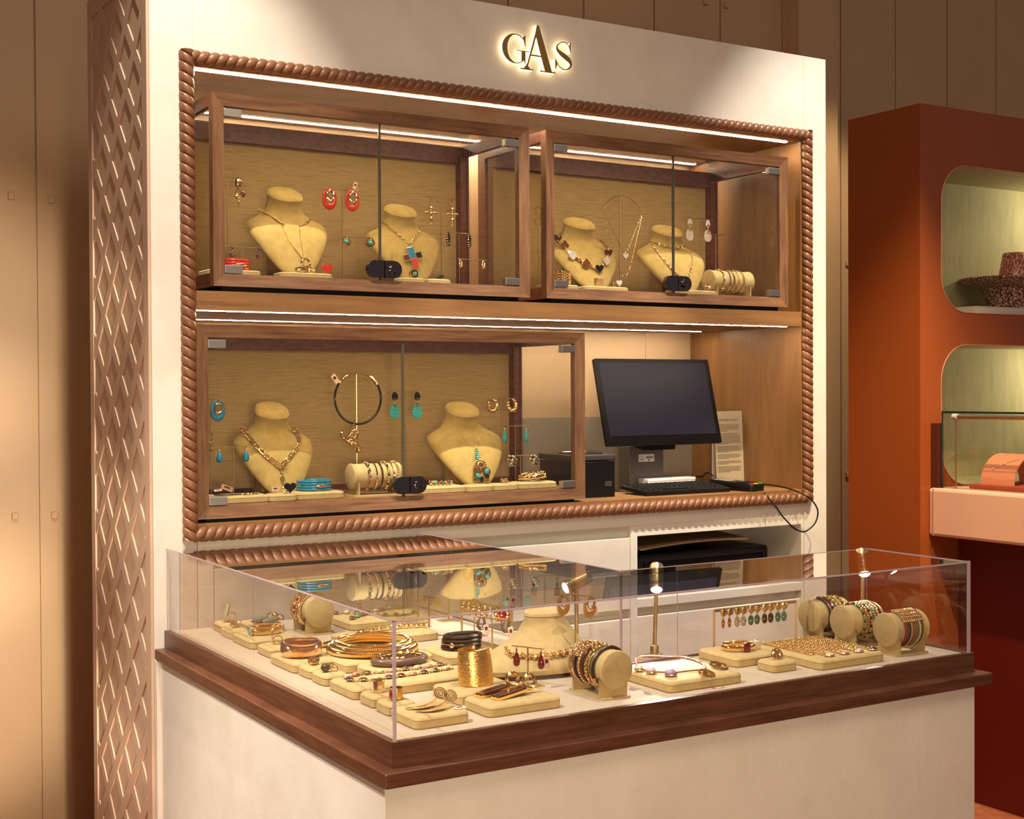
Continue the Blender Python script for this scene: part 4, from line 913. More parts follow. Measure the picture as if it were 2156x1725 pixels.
# ================================================================== things on the desk board
t = thing('monitor', 'black flat-screen till monitor tilted on a metal stand', 'monitor', (1.85, .24, DESK))
mt = Vector((0, .283-.205, 1.711-1.414)); ml = mt.length; mu = mt.normalized(); mn = Vector((0, -mu.z, mu.y)); mo = Vector((1.600, .205, 1.414))
def scr(u, v, d): return mo+Vector((u, 0, 0))+mu*v+mn*d
MWd = .500
g = G(); g.prism([rrect(0, MWd, 0, ml, .006)], -.012, 0, scr); g.prism([rrect(.06, MWd-.06, .03, ml-.05, .01)], -.032, -.011, scr); g.build('housing', blackp, t, bevel=.0015)
G().prism([rrect(.018, MWd-.018, .034, ml-.014, .002)], -.001, .0008, scr).build('screen', screen_m, t, smooth=False)
g = G(); a = [(1.765, .225, 1.395), (1.905, .225, 1.395), (1.905, .30, 1.412), (1.765, .30, 1.412)]; g.loft([a, [(x, y, z+.022) for x, y, z in a]]); g.build('neck_bracket', blackp, t, smooth=False)
G().box(1.750, 1.900, .285, .350, DESK+.006, 1.405).build('stand', greym, t, smooth=False, bevel=.002); G().box(1.70, 2.06, .22, .44, DESK, DESK+.006).build('base_plate', greym, t, smooth=False, bevel=.001)
lb = G().box(1.790, 1.858, .2835, .2845, 1.352, 1.378).build('label', white_card, t, smooth=False)
g = G(); [g.box(1.794+.0035*i, 1.7955+.0035*i, .2828, .2836, 1.357, 1.362) for i in range(5)]; [g.box(1.822+.003*i, 1.8235+.003*i, .2828, .2836, 1.363, 1.371) for i in range(11)]; g.box(1.830, 1.838, .2828, .2836, 1.355, 1.360); g.box(1.794, 1.808, .2828, .2836, 1.369, 1.370); g.build('printed_mark', ink, lb, smooth=False)
t = thing('receipt_printer', 'black receipt printer between lower cabinet and monitor', 'printer', (1.487, .22, DESK))
G().loft([[(x, y, z) for x, y in rrect(1.408, 1.566, .11, .33, .006, 2)] for z in (DESK, DESK+.118)]).build('body', blackp, t, bevel=.002)
g = G(); g.box(1.405, 1.569, .107, .333, DESK+.121, DESK+.140); g.build('cover', mat('dark_grey_plastic', '#3A3532', .35), t, smooth=False, bevel=.004)
G().box(1.43, 1.545, .15, .25, DESK+.1395, DESK+.144).build('paper_slot', blackp, t, smooth=False, bevel=.002); g = G(); g.tube([(q[0], q[1], DESK+.145) for q in rrect(1.435, 1.54, .155, .245, .012)], .0018, 6, closed=True); g.build('slot_rim', chrome, t)
G().box(1.522, 1.550, .1085, .1105, DESK+.035, DESK+.052).build('button', mat('dark_grey_plastic', '#3A3532', .35), t, smooth=False, bevel=.001)
# keyboard: 3 x 6 rows of keys in front of the monitor
t = thing('keyboard', 'black low-profile keyboard in front of the monitor', 'keyboard', (1.655, .058, DESK+.001), math.radians(0)); t.rotation_euler = (math.radians(5.5), 0, 0)
KW, KD = .360, .150
G().loft([[(x, y, 0) for x, y in rrect(0, KW, 0, KD, .008, 3)], [(x, y, .012) for x, y in rrect(0, KW, 0, KD, .008, 3)], [(x, y, .014) for x, y in rrect(.003, KW-.003, .02, KD-.002, .006, 3)]]).build('body', blackp, t, local=True)
ky = G().loft([[(x, y, 0) for x, y in rrect(-.0082, .0082, -.0082, .0082, .002, 2)], [(x, y, .0045) for x, y in rrect(-.0066, .0066, -.0066, .0068, .002, 2)]])
k0 = None
for r_ in range(6):
    for c_ in range(17):
        if r_ == 0 and 4 <= c_ <= 8: continue
        if k0 is None: k0 = ky.build('key', keycap, t, local=True); k = k0
        else: k = k0.copy(); COL.objects.link(k); k.parent = t
        k.location = (.018+c_*.0202+(.004 if r_ % 2 else 0)*(c_ < 13), .034+r_*.0202, .0135)
sb = G().box(.018+4*.0202-.009, .018+8*.0202+.009, .026, .042, .0135, .018).build('space_bar', keycap, t, smooth=False, local=True, bevel=.001)
t = thing('box', 'small white cardboard box on the monitor base', 'box', (1.87, .25, DESK+.006)); a, b = on_y(1362, 1020, .235).x, on_y(1462, 1018, .235).x
G().box(a, b, .23, .283, DESK+.006, DESK+.040).build('body', white_card, t, smooth=False, bevel=.0008); G().box(a-.001, b+.001, .229, .284, DESK+.034, DESK+.043).build('lid', white_card, t, smooth=False, bevel=.0008)
t = thing('computer_mouse', 'dark computer mouse behind the card terminal', 'mouse', (on_y(1434, 1000, .42).x, .42, DESK)); G().ell((0, 0, .012), .026, .045, .020, u=20, v=12).build('shell', blackp, t, local=True); G().box(-.001, .001, -.042, -.01, .020, .0325).build('scroll_wheel', greym, t, smooth=False, local=True)
t = thing('card_terminal', 'black card payment terminal with coloured keys beside the keyboard', 'card terminal', (2.085, .115, DESK)); t.rotation_euler = (math.radians(4), 0, math.radians(14))
G().loft([[(x, y, z) for x, y in rrect(-.040+i, .040-i, -.095+i, .095-i, .012, 4)] for i, z in ((.004, 0), (0, .006), (0, .024), (.003, .030))]).build('body', blackp, t, local=True)
G().box(-.030, .030, .015, .080, .0285, .0312).build('display', mat('terminal_display', '#7E7A68', .25), t, smooth=False, local=True, bevel=.0005)
kk = G().box(-.0065, .0065, -.0045, .0045, 0, .0035)
for r_ in range(4):
    for c_ in range(4):
        m = (mat('key_red', '#C2181C', .4), mat('key_yellow', '#D8B41C', .4), mat('key_green', '#2E9A3A', .4))[c_-0 if c_ < 3 else 2] if r_ == 0 else keycap
        if r_ == 0 and c_ == 3: continue
        o = G().box(-.0075 if r_ else -.0095, .0075 if r_ else .0095, -.0048, .0048, 0, .0035).build('key', m, t, smooth=False, local=True, bevel=.0008); o.location = ((-.027+c_*.018) if r_ else (-.026+c_*.026), -.080+r_*.017, .0295)
c_pts = [(1583, 1019, .13), (1620, 1021, .08), (1660, 1029, .0), (1693, 1042, -.05), (1713, 1058, -.06), (1722, 1078, -.06), (1717, 1100, -.06), (1703, 1115, -.06), (1690, 1120, -.06), (1672, 1112, -.06), (1650, 1090, -.06), (1632, 1065, -.055), (1612, 1042, -.01), (1603, 1035, .03)]
tag(G().tube(smooth_path([on_y(*p) for p in c_pts], 6), .0026, 8).build('cable', blackp), 'black looping cable hanging from the card terminal over the rope frame', 'cable')
tag(G().tube(smooth_path([on_y(*p) for p in ((1465, 1004, .33), (1478, 1004, .28), (1484, 998, .25), (1492, 995, .22), (1502, 1002, .20))], 6), .003, 8).build('cable', blackp), 'short black cable arching behind the card terminal', 'cable')
# refund policy sheet in a clear holder, white board behind it
x0, x1 = on_y(1509, 900, .30).x, on_y(1568, 900, .30).x
t = thing('policy_sign', 'printed refund policy sheet in a clear holder', 'sign', ((x0+x1)/2, .30, DESK)); th = .05
def shp(u, v, d): return Vector((x0+u, .30+v*th+d, DESK+v))
G().prism([[(0, 0), (x1-x0, 0), (x1-x0, .272), (0, .272)]], 0, .001, shp).build('sheet', paper, t, smooth=False)
G().prism([[(-.003, 0), (x1-x0+.003, 0), (x1-x0+.003, .285), (-.003, .285)]], -.004, -.0015, shp).build('holder', clear, t, smooth=False)
cu = bpy.data.curves.new('heading', 'FONT'); cu.body = 'REFUND POLICY'; cu.size = .0125; cu.align_x = 'CENTER'; cu.extrude = .0002; fo = bpy.data.objects.new('heading', bpy.data.meshes.new_from_object(bpy.data.objects.new('heading_curve', cu))); COL.objects.link(fo); fo.parent = t
hp = shp((x1-x0)/2, .235, -.0006)-t.location; fo.location = hp; fo.rotation_euler = (PI/2-math.atan(th), 0, 0); fo.data.materials.clear(); fo.data.materials.append(ink)
g = G(); rr = random.Random(4); v = .222
for par in (6, 9, 5, 4, 3, 5):
    for i in range(par):
        e = .008+(x1-x0-.020)*(1 if i < par-1 else .5)*rr.uniform(.88, 1); u = .010
        while u < e: w_ = rr.uniform(.003, .010); g.prism([[(u, v), (min(u+w_, e), v), (min(u+w_, e), v+.0017), (u, v+.0017)]], -.0008, -.0001, shp); u += w_+.0015
        v -= .0046
    v -= .006
g.build('text_lines', ink, t, smooth=False)
tag(G().box(x0+.02, on_y(1579, 900, .35).x, .347, .352, DESK, DESK+.262).build('board', white_card, smooth=False, bevel=.0008), 'plain white board standing just behind the refund policy sheet', 'board')

# ================================================================== the L-shaped counter
CZ, RZ, AZ = .930, .976, 1.191
FX, FY, BY, LX = 1.559, -1.348, -1.000, .785
def Lpoly(e, i=0):
    """outline of the L with front/left overhang e and back edges moved by i"""
    return [(.0265-e, -.001), (.0265-e, FY-e), (FX+e, FY-e), (FX+e, BY+i), (LX+i, BY+i), (LX+i, -.001)]
ct = thing('display_counter', 'L-shaped cream counter with walnut ledge and raised walnut base', 'counter', (.6, -1, 0))
G().prism([[(.012, -.001), (.012, FY), (FX, FY), (FX, BY+.02), (LX+.02, BY+.02), (LX+.02, -.001)]], 0, CZ-.027, lambda u, v, d: (u, v, d)).build('body', plaster, ct, smooth=False, bevel=.001)
g = G(); g.box(-.0005, .012, -.02, -.001, 0, CZ-.03); g.build('filler_strip', plaster, ct, smooth=False)
o = [( .0, -.001), (.0, -1.376), (1.590, -1.376), (1.590, BY+.03), (LX+.03, BY+.03), (LX+.03, -.001)]
G().prism([o], CZ-.027, CZ, lambda u, v, d: (u, v, d)).build('ledge', walnut_c, ct, smooth=False, bevel=.003)
g = G(); outer = Lpoly(0, 0)
i1 = [(.040, -.002), (.040, FY+.014), (FX-.014, FY+.014), (FX-.014, BY-.012), (LX-.012, BY-.012), (LX-.012, -.002)]
g.prism([[outer[k] for k in range(6)]], CZ, RZ-.006, lambda u, v, d: (u, v, d))
for k in range(6):
    a, b, c, d = outer[k], outer[(k+1) % 6], i1[(k+1) % 6], i1[k]; vs = [(*p, z) for z in (RZ-.006, RZ) for p in (a, b, c, d)]
    if k == 5: continue
    g.add(vs, [(0, 3, 2, 1), (4, 5, 6, 7), (0, 1, 5, 4), (1, 2, 6, 5), (2, 3, 7, 6), (3, 0, 4, 7)])
g.build('raised_base', walnut_c, ct, smooth=False)
G().prism([i1], RZ-.007, RZ-.003, lambda u, v, d: (u, v, d)).build('suede_lining', lining, ct, smooth=False)
FZ = RZ-.003
g = G()
for x_, y0, y1 in ((.068, -1.33, -.02),): g.box(x_, x_+.0008, y0, y1, FZ, FZ+.0004)
g.box(.965, .9658, -1.33, -1.02, FZ, FZ+.0004); g.build('lining_seam', suede_seam, ct, smooth=False)
# acrylic cover
ac = thing('acrylic_cover', 'clear L-shaped acrylic cover over the counter jewellery', 'display case', (.6, -1, FZ))
x0, x1, y0 = .0345, 1.5475, -1.3420; th = .005
def pane(a, b): G().box(a[0], b[0], a[1], b[1], a[2], b[2]).build('pane', acryl, ac, smooth=False)
zb, zt = FZ+.001, AZ
pane((x0, y0, zb), (x1, y0+th, zt)); pane((x0, y0+th, zb), (x0+th, -.003, zt)); pane((x1-th, y0+th, zb), (x1, BY-.015, zt))
pane((x0+th, -.008, zb), (LX-.018, -.003, zt-th)); pane((LX-.020, BY-.015, zb), (LX-.015, -.008, zt)); pane((LX-.015, BY-.020, zb), (.929, BY-.015, zt)); pane((.931, BY-.020, zb), (x1-th, BY-.015, zt))
G().prism([[(x0+th, -.003), (x0+th, y0+th), (x1-th, y0+th), (x1-th, BY-.02), (LX-.020, BY-.02), (LX-.020, -.003)]], zt-th, zt, lambda u, v, d: (u, v, d)).build('top', acryl, ac, smooth=False)
def edge(p, q, r=.0016): 
    p, q = Vector(p), Vector(q); lo = Vector([min(a, b)-r for a, b in zip(p, q)]); hi = Vector([max(a, b)+r for a, b in zip(p, q)]); G().box(lo.x, hi.x, lo.y, hi.y, lo.z, hi.z).build('polished_edge', acr_e, ac, smooth=False)
edge((x0, y0, zt), (x1, y0, zt)); edge((x0, y0, zt), (x0, -.004, zt), .0014); edge((x0+.001, y0+.001, zb), (x0+.001, y0+.001, zt), .0026); edge((x1-.002, y0, zb), (x1-.002, y0, zt), .003)
edge((x1, y0, zt), (x1, BY-.016, zt)); edge((x1, BY-.016, zb), (x1, BY-.016, zt), .001); edge((LX-.016, BY-.016, zt), (x1, BY-.016, zt), .0008); edge((LX-.016, BY-.016, zt), (LX-.016, -.004, zt), .0008)
edge((LX-.016, BY-.016, zb), (LX-.016, BY-.016, zt), .0022); edge((x0, -.004, zb), (x0, -.004, zt), .0012); edge((.930, BY-.018, zb), (.930, BY-.018, zt), .0006)

# brass spot lamps in the case
def lamp(x, y, hx, hy, hz, d, label, power, zpost=None):
    t = thing('spot_lamp', label, 'lamp', (x, y, FZ), 0, 'small brass spot lamps in the counter case')
    top = Vector((hx-x, hy-y, hz-FZ)); d = Vector(d).normalized(); L = .068
    G().lathe([(0, 0), (.022, 0), (.022, .005), (.010, .007), (.010, .026), (.006, .028), (0, .028)], (0, 0, 0), 20).build('base', brass, t, local=True)
    G().tube([(0, 0, .02), top*.99+Vector((0, 0, -.004))], .0048, 8).build('stem', brass, t, local=True)
    M = d.to_track_quat('Z', 'Y').to_matrix(); G().lathe([(0, -L*.55), (.0150, -L*.55), (.0160, -L*.5), (.0160, L*.22), (.0145, L*.24), (.0145, L*.28), (.0155, L*.30), (.0155, L*.45), (.0135, L*.45), (.0135, L*.36), (0, L*.36)], top, 24, M).build('lamp_head', brass, t, local=True)
    G().lathe([(0, 0), (.0132, 0), (.012, .007), (0, .010)], top+d*L*.37, 20, M).build('bulb', bulb if power else mat('unlit_lens', '#6A5040', .2), t, local=True)
    if power:
        o = spot('spot_lamp_light', tuple(Vector((x, y, FZ))+top+d*(L*.47+.012)), tuple(Vector((x, y, FZ))+top+d*.3), power, 66, .35, (1, .90, .82), .009); o['kind'] = 'helper'
lamp(.905, -.962, .903, -.974, 1.158, (-.40, -.52, -.74), 'upright brass spot lamp at the middle of the front case, lit', 13)
lamp(1.50, -1.048, 1.50, -1.05, 1.160, (-.34, -.50, -.78), 'brass spot lamp at the right end of the case, behind the rolls', 3.0)
lamp(.745, -.871, .742, -.876, 1.150, (-.95, .12, -.36), 'brass spot lamp at the inner corner of the case, pointing left', 1.4)
lamp(.700, -.070, .700, -.072, 1.160, (-.75, -.45, -.5), 'unlit brass spot lamp at the back of the left case leg', 0)

# ================================================================== things inside the counter case
G1 = 'rings on counter pads'
def cp(x0, y0, w, d, label, h=.024): return pad(x0, y0, w, d, FZ, label, h, 'suede pads in the counter case')
PH = FZ+.024
cp(.107, -1.283, .118, .112, 'nearest corner pad with the long leaf earrings'); cp(.268, -1.276, .170, .105, 'front pad with two long enamel earrings')
cp(.112, -1.163, .062, .068, 'small pad with the red stone ring'); cp(.114, -1.086, .062, .070, 'small pad with the faceted silver-gold ring')
cp(.270, -1.160, .150, .125, 'pad under the tall hammered gold cuff'); cp(.112, -1.000, .290, .130, 'long pad with two rows of coloured stone necklaces')
cp(.112, -.850, .060, .075, 'small pad with the green domed ring'); cp(.114, -.768, .052, .075, 'small pad with the small olive ring')
cp(.108, -.690, .105, .150, 'pad under the ribbed rose gold bracelet'); cp(.126, -.500, .055, .090, 'small pad with the thin leaf-shaped ring')
cp(.127, -.372, .125, .140, 'pad under the ribbed bracelet with blue stones'); cp(.132, -.215, .050, .085, 'small pad with the gold cluster ring'); cp(.142, -.120, .050, .080, 'small pad with the tall oval stone ring, far left')
cp(.225, -.862, .165, .100, 'pad under the oval grey bangle'); cp(.205, -.752, .225, .200, 'large pad under the wide coiled gold collar'); cp(.440, -.800, .140, .140, 'pad under the dark brown wrapped bracelet')
cp(.330, -.500, .250, .120, 'long pad with the thick gold link chain'); cp(.440, -.270, .240, .160, 'pad at the back of the left leg with a stone necklace', .024); cp(.205, -.180, .090, .110, 'pad behind with green stone earrings')
cp(.205, -.545, .085, .110, 'plain pad behind the rose gold bracelet')
cp(.690, -1.295, .200, .185, 'large front pad with the leather cord necklace'); cp(.975, -1.172, .130, .140, 'pad under the bracelet with two square stones'); cp(1.006, -1.262, .075, .062, 'small pad with the twisted gold ring, right front')
cp(1.113, -1.297, .205, .235, 'large pad carrying rows of fine gold chains')

def coil(cx, cy, z, R, label, m=rose, h=.030, rt_=.011, ry=1.0, name='bracelet', cat='bracelet', rows=1, open_=0, step=2.2, tilt=0):
    t = thing(name, label, cat, (cx, cy, z), 0, 'ribbed gold coil pieces'); n = int(2*PI*R/step*1000/1)
    n = min(n, 88); rings = []
    for i in range(n*2):
        a = 2*PI*i/(n*2); b_ = 1.0 if i % 2 else .82; ring = []
        for j in range(12):
            q = 2*PI*j/12; rr_ = R+rt_*.55*math.cos(q)*b_; zz = h/2+h/2*math.sin(q)*b_*(1 if True else 0)
            ring.append((rr_*math.cos(a), rr_*math.sin(a)*ry, zz))
        rings.append(ring)
    G().loft(rings, closed=True).build('ribbed_band', m, t, local=True); return t
coil(.158, -.615, PH, .040, 'wide ribbed rose gold bracelet near the left glass', rose, .036, .014)
t = coil(.190, -.300, PH, .038, 'narrow ribbed gold bracelet with blue-green stones', darkgold, .022, .008, .82)
for k, (dx, dy) in enumerate(((-.040, -.012), (-.034, .012))): G().ell((dx, dy, .012), .006, .009, .011, u=14, v=10).build('blue_stone', aqua, t, local=True); G().torus((dx-.001, dy, .012), (0, .009, 0), (0, 0, .011), .0016, seg=20, tseg=6).build('setting', gold, t, local=True)
t = thing('collar', 'wide coiled gold snake collar lying on the large pad', 'necklace', (.318, -.655, PH), 0, 'ribbed gold coil pieces')
for k, (R, z, r_) in enumerate(((.098, .010, .010), (.091, .019, .008), (.084, .026, .006))):
    rings = []
    for i in range(300):
        a = 2*PI*i/300; b_ = 1 if i % 2 else .76; rings.append([((R+r_*b_*math.cos(2*PI*j/10))*math.cos(a+.2), (R+r_*b_*math.cos(2*PI*j/10))*.95*math.sin(a+.2), z+r_*b_*math.sin(2*PI*j/10)) for j in range(10)])
    G().loft(rings, closed=True).build('coil', gold, t, local=True)
t = thing('bangle', 'oval grey-brown bangle with twisted gold inner edge', 'bangle', (.308, -.815, PH)); G().torus((0, 0, .009), (.060, 0, 0), (0, .036, 0), .0085, seg=48, tseg=10).build('resin_band', tortoise, t, local=True)
g = G(); g.torus((0, 0, .018), (.052, 0, 0), (0, .030, 0), .0028, seg=64, tseg=6, wob=lambda a: .0028+.0012*math.sin(22*a)); g.build('gold_edge', gold, t, local=True)
t = thing('bracelet', 'dark brown wrapped leather bracelet with gold clasp', 'bracelet', (.510, -.735, PH))
for k in range(4): G().torus((.001*k, -.001*(k % 2), .005+k*.0085), (.045-.0015*(k % 2), 0, .001), (0, .038, -.0012*(k-1)), .0048, seg=44, tseg=8).build('leather_coil', leather_d, t, local=True)
G().torus((0, 0, .016), (.0485, 0, .001), (0, .0415, 0), .0009, seg=44, tseg=5).ell((-.038, -.026, .014), .007, .005, .007).build('gold_trim', rose, t, local=True)
t = thing('cuff', 'tall hammered gold cuff standing near the front corner', 'cuff', (.345, -1.095, PH)); g = G(); rings = []
for i in range(45):
    a = math.radians(62+292*i/44); zt_ = .072; ring = []
    for q, zz in ((1, 0), (1.03, .02), (1.0, .05), (.93, zt_), (.90, zt_), (.965, .045), (.99, .02), (.965, 0)):
        ring.append((.037*q*math.cos(a)-.006*zz/.08, .029*q*math.sin(a)+.012*zz/.08, zz*(1+.06*math.cos(a))))
    rings.append(ring)
g.loft(rings).build('band', hammer, t, local=True); t.rotation_euler = (0, math.radians(4), math.radians(0))

# stone necklaces on the long pad
def stone_row(label, pts, ms, z, R=.0052, ln=.0085, lm=gold):
    P = resample([Vector((x, y, z)) for x, y in pts], .0145); t = thing('necklace', label, 'necklace', P[0], 0, 'stone link necklaces on pads'); g = G(); rr = random.Random(len(pts)+int(z*1000))
    for i in range(len(P)-1):
        m = (P[i]+P[i+1])/2; d = (P[i+1]-P[i]).normalized()
        if i % 2: g.chain([P[i], P[i+1]], .0125, .009, .0014, nrm=(0, 0, 1), step=9)
        else: G().ell(m+Vector((0, 0, .003)), ln, R, R*.85, M=Matrix.Rotation(math.atan2(d.y, d.x), 3, 'Z'), u=12, v=8).build('stone', ms[(i//2) % len(ms)], t); g.torus(m+Vector((0, 0, .003)), d*(ln+.0005), d.cross(Vector((0, 0, 1)))*(R+.0004), .0009, seg=18, tseg=5)
    g.build('gold_links', lm, t); return t
zz = PH+.002
stone_row('back row of the stone necklace with pink quartz and smoky stones', smooth_path([(.135, -.905, 0), (.18, -.885, 0), (.25, -.892, 0), (.33, -.895, 0), (.39, -.89, 0)], 6) and [(p.x, p.y) for p in smooth_path([(.135, -.905, 0), (.18, -.885, 0), (.25, -.892, 0), (.33, -.895, 0), (.39, -.89, 0)], 6)], (clear_st, pinkst, smoke, clear_st, pinkst, smoke), zz)
stone_row('front row of the stone necklace with amethyst and red stones', [(p.x, p.y) for p in smooth_path([(.130, -.925, 0), (.16, -.945, 0), (.22, -.950, 0), (.30, -.945, 0), (.38, -.935, 0)], 6)], (purple, smoke, clear_st, purple, wine, pinkst), zz)
stone_row('stone and gold link necklace on the pad behind the coiled collar', [(p.x, p.y) for p in smooth_path([(.455, -.235, 0), (.50, -.20, 0), (.56, -.165, 0), (.62, -.14, 0), (.665, -.15, 0)], 6)], (smoke, turq_s, olive, purple, clear_st), zz, .007, .009)
stone_row('small row of gold flowers and dark stones behind the thick chain', [(p.x, p.y) for p in smooth_path([(.45, -.13, 0), (.50, -.15, 0), (.56, -.235, 0), (.62, -.245, 0), (.66, -.225, 0)], 6)], (smoke, clear_st, olive), zz, .006, .008)
t = thing('necklace', 'thick gold link chain with long bar on the pad behind the collar', 'necklace', (.34, -.46, PH), 0, 'gold chains on counter pads')
P = smooth_path([Vector(p) for p in ((.375, -.470, PH+.006), (.42, -.435, PH+.007), (.48, -.425, PH+.007), (.54, -.43, PH+.006), (.575, -.45, PH+.005))], 8); G().chain(P, .018, .013, .0026, nrm=(0, 0, 1), twist=PI/2.3, seg=12, tseg=6).build('chain', gold, t)
G().ell((.375, -.472, PH+.009), .010, .010, .009).build('ball_clasp', darkgold, t); G().tube([(.24, -.545, PH+.006), (.30, -.515, PH+.007), (.366, -.478, PH+.008)], .0045, 8).build('bar', gold, t)
t = thing('earrings', 'green stone gold earrings lying behind the blue stone bracelet', 'earring', (.25, -.13, PH)); [G().ell((dx, dy, .010), .030, .009, .008, M=rotz(.35), u=14, v=8).build('green_stone', greyg, t, local=True) for k, (dx, dy) in enumerate(((-.018, -.018), (.006, -.046)))]
G().torus((.022, 0, .012), (.010, 0, 0), (0, .006, .006), .0022, seg=18, tseg=6).torus((.036, -.03, .012), (.010, 0, 0), (0, .006, .006), .0022, seg=18, tseg=6).ell((.030, -.012, .016), .010, .007, .008).build('gold_tops', gold, t, local=True)

def ring_(x, y, label, m, kind, yaw=0, z=None):
    t = thing('ring', label, 'ring', (x, y, z or PH), yaw, G1)
    if kind == 'dome': G().torus((.012, 0, .008), (.010, 0, -.003), (0, 0.0045, .0075), .0014, seg=24, tseg=6).build('band', gold, t, local=True); G().ell((-.006, 0, .010), .011, .009, .009, u=16, v=10).build('stone', m, t, local=True)
    elif kind == 'wide': G().lathe([(.0115, 0), (.013, .002), (.0135, .012), (.0125, .024), (.0112, .024), (.0112, 0), (.0115, 0)], (0, 0, 0), 28).build('band', darkgold, t, local=True); G().ell((-.012, -.004, .013), .004, .009, .010, M=Matrix.Rotation(.3, 3, 'Y'), u=16, v=10).build('stone', m, t, local=True); G().torus((-.012, -.004, .013), (0, .0095, 0), (-.003, 0, .0105), .0014, seg=24, tseg=6).build('bezel', gold, t, local=True)
    elif kind == 'tall': G().ell((0, 0, .026), .0035, .013, .024, M=Matrix.Rotation(.25, 3, 'Y'), u=20, v=12).build('stone', m, t, local=True); G().torus((.003, 0, .026), (0, .0138, 0), (.006, 0, .0245), .0018, seg=28, tseg=6).torus((.018, .004, .012), (.012, 0, 0), (0, 0, .011), .0014, seg=24, tseg=6).build('band', gold, t, local=True)
    elif kind == 'cluster': g = G(); [g.torus((.006*math.cos(k*1.1), .006*math.sin(k*1.1), .008+.002*(k % 3)), (.006, 0, 0), (0, .003, .005), .0018, seg=16, tseg=6) for k in range(7)]; g.build('gold_cluster', gold, t, local=True); G().ell((.008, -.004, .012), .005, .005, .005).build('stone', m, t, local=True)
    elif kind == 'leaf': G().prism([[(0, 0), (.010, .004), (.004, .034), (0, .030)]], -.001, .001, lambda u, v, d: (d, u-.004, v)).build('leaf', gold, t, local=True, bevel=.0004); G().torus((.014, 0, .010), (.012, 0, 0), (0, .002, .010), .0013, seg=22, tseg=6).build('band', rose, t, local=True)
    elif kind == 'facet': G().lathe([(.010, 0), (.0125, .001), (.0135, .024), (.0118, .025), (.0095, .003), (.010, 0)], (0, 0, 0), 9).build('band', m, t, local=True)
    elif kind == 'twist':
        g = G(); [g.torus((0, 0, .010), (.012*math.cos(q), .012*math.sin(q)*.5, .003), (-.002, .006, .011), .0028, seg=26, tseg=7) for q in (0, .7, 1.4)]; g.build('band', gold, t, local=True)
    return t
ring_(.145, -1.128, 'wide gold ring with red oval stone at the front corner', redst, 'wide'); ring_(.143, -1.050, 'faceted pale gold ring behind the red stone ring', mat('pale_gold', (1, .80, .55, 1), .12, 1), 'facet')
ring_(.137, -.815, 'thin gold ring with dark green domed stone', mat('dark_green_stone', '#3A3A22', .12, coat=.7), 'dome'); ring_(.140, -.728, 'gold ring with small olive stone', olive, 'cluster')
ring_(.150, -.455, 'thin ring with upright gold leaf on the left', gold, 'leaf'); ring_(.158, -.175, 'gold cluster ring with pale stone, back left', clear_st, 'cluster'); ring_(.165, -.085, 'ring with tall pale green oval stone, far left', paleo, 'tall')
ring_(1.043, -1.232, 'twisted polished gold ring on the small right pad', gold, 'twist')
# long leaf earrings on the corner pad
t = thing('earrings', 'long gold leaf earrings with tag on the nearest corner pad', 'earring', (.165, -1.235, PH))
for k, (ox, oy) in enumerate(((0, .018), (.006, -.012))):
    A = [Vector((-.045+ox, -.0+oy, .003)), Vector((-.02+ox, -.010+oy, .004)), Vector((.01+ox, -.006+oy, .008)), Vector((.026+ox, .006+oy, .016))]
    P = smooth_path(A, 8); rings = []; 
    for i, p in enumerate(P): w_ = .0085*math.sin(PI*min(1, (i+1)/(len(P)+1)))**.8; rings.append([p+Vector((0, w_, 0)), p+Vector((0, 0, .0016)), p+Vector((0, -w_, 0)), p+Vector((0, 0, -.0012))])
    G().loft(rings).build('leaf', hammer, t, local=True)
    g = G(); c = A[-1]+Vector((.010, .004, .004)); [g.torus(c, (r_, 0, .0), (0, r_*.5, r_*.85), .0011, seg=22, tseg=6) for r_ in (.012, .0085, .0045)]; g.build('spiral', gold, t, local=True)
price_tag(t, (.213, -1.262, PH+.002), .024, .012, rx=(1, .1, 0), up_=(0, 1, .2))
t = thing('earrings', 'pair of long brown enamel and gold bar earrings', 'earring', (.345, -1.215, PH))
for k, (ox, oy) in enumerate(((-.010, .022), (.008, -.012))):
    M = Matrix.Translation((ox, oy, .008)) @ Matrix.Rotation(math.radians(10), 4, 'Z') @ Matrix.Rotation(math.radians(-6), 4, 'Y')
    def fe(u, v, d): return M @ Vector((u, v, d))
    G().prism([rrect(-.050, .030, -.014, .014, .004)], -.003, .003, fe).build('gold_bar', gold, t, local=True, bevel=.001); G().prism([rrect(-.047, .027, -.0115, -.001, .003)], .002, .0048, fe).build('enamel', brown_e, t, local=True, bevel=.001); G().prism([rrect(-.047, .027, .001, .0115, .003)], .002, .0048, fe).build('enamel', brown_e, t, local=True, bevel=.001)
    c = M @ Vector((.044, 0, .010)); G().torus(c, (.013, 0, 0), (0, .003, .013), .0042, seg=24, tseg=8).build('gold_hoop', gold, t, local=True)

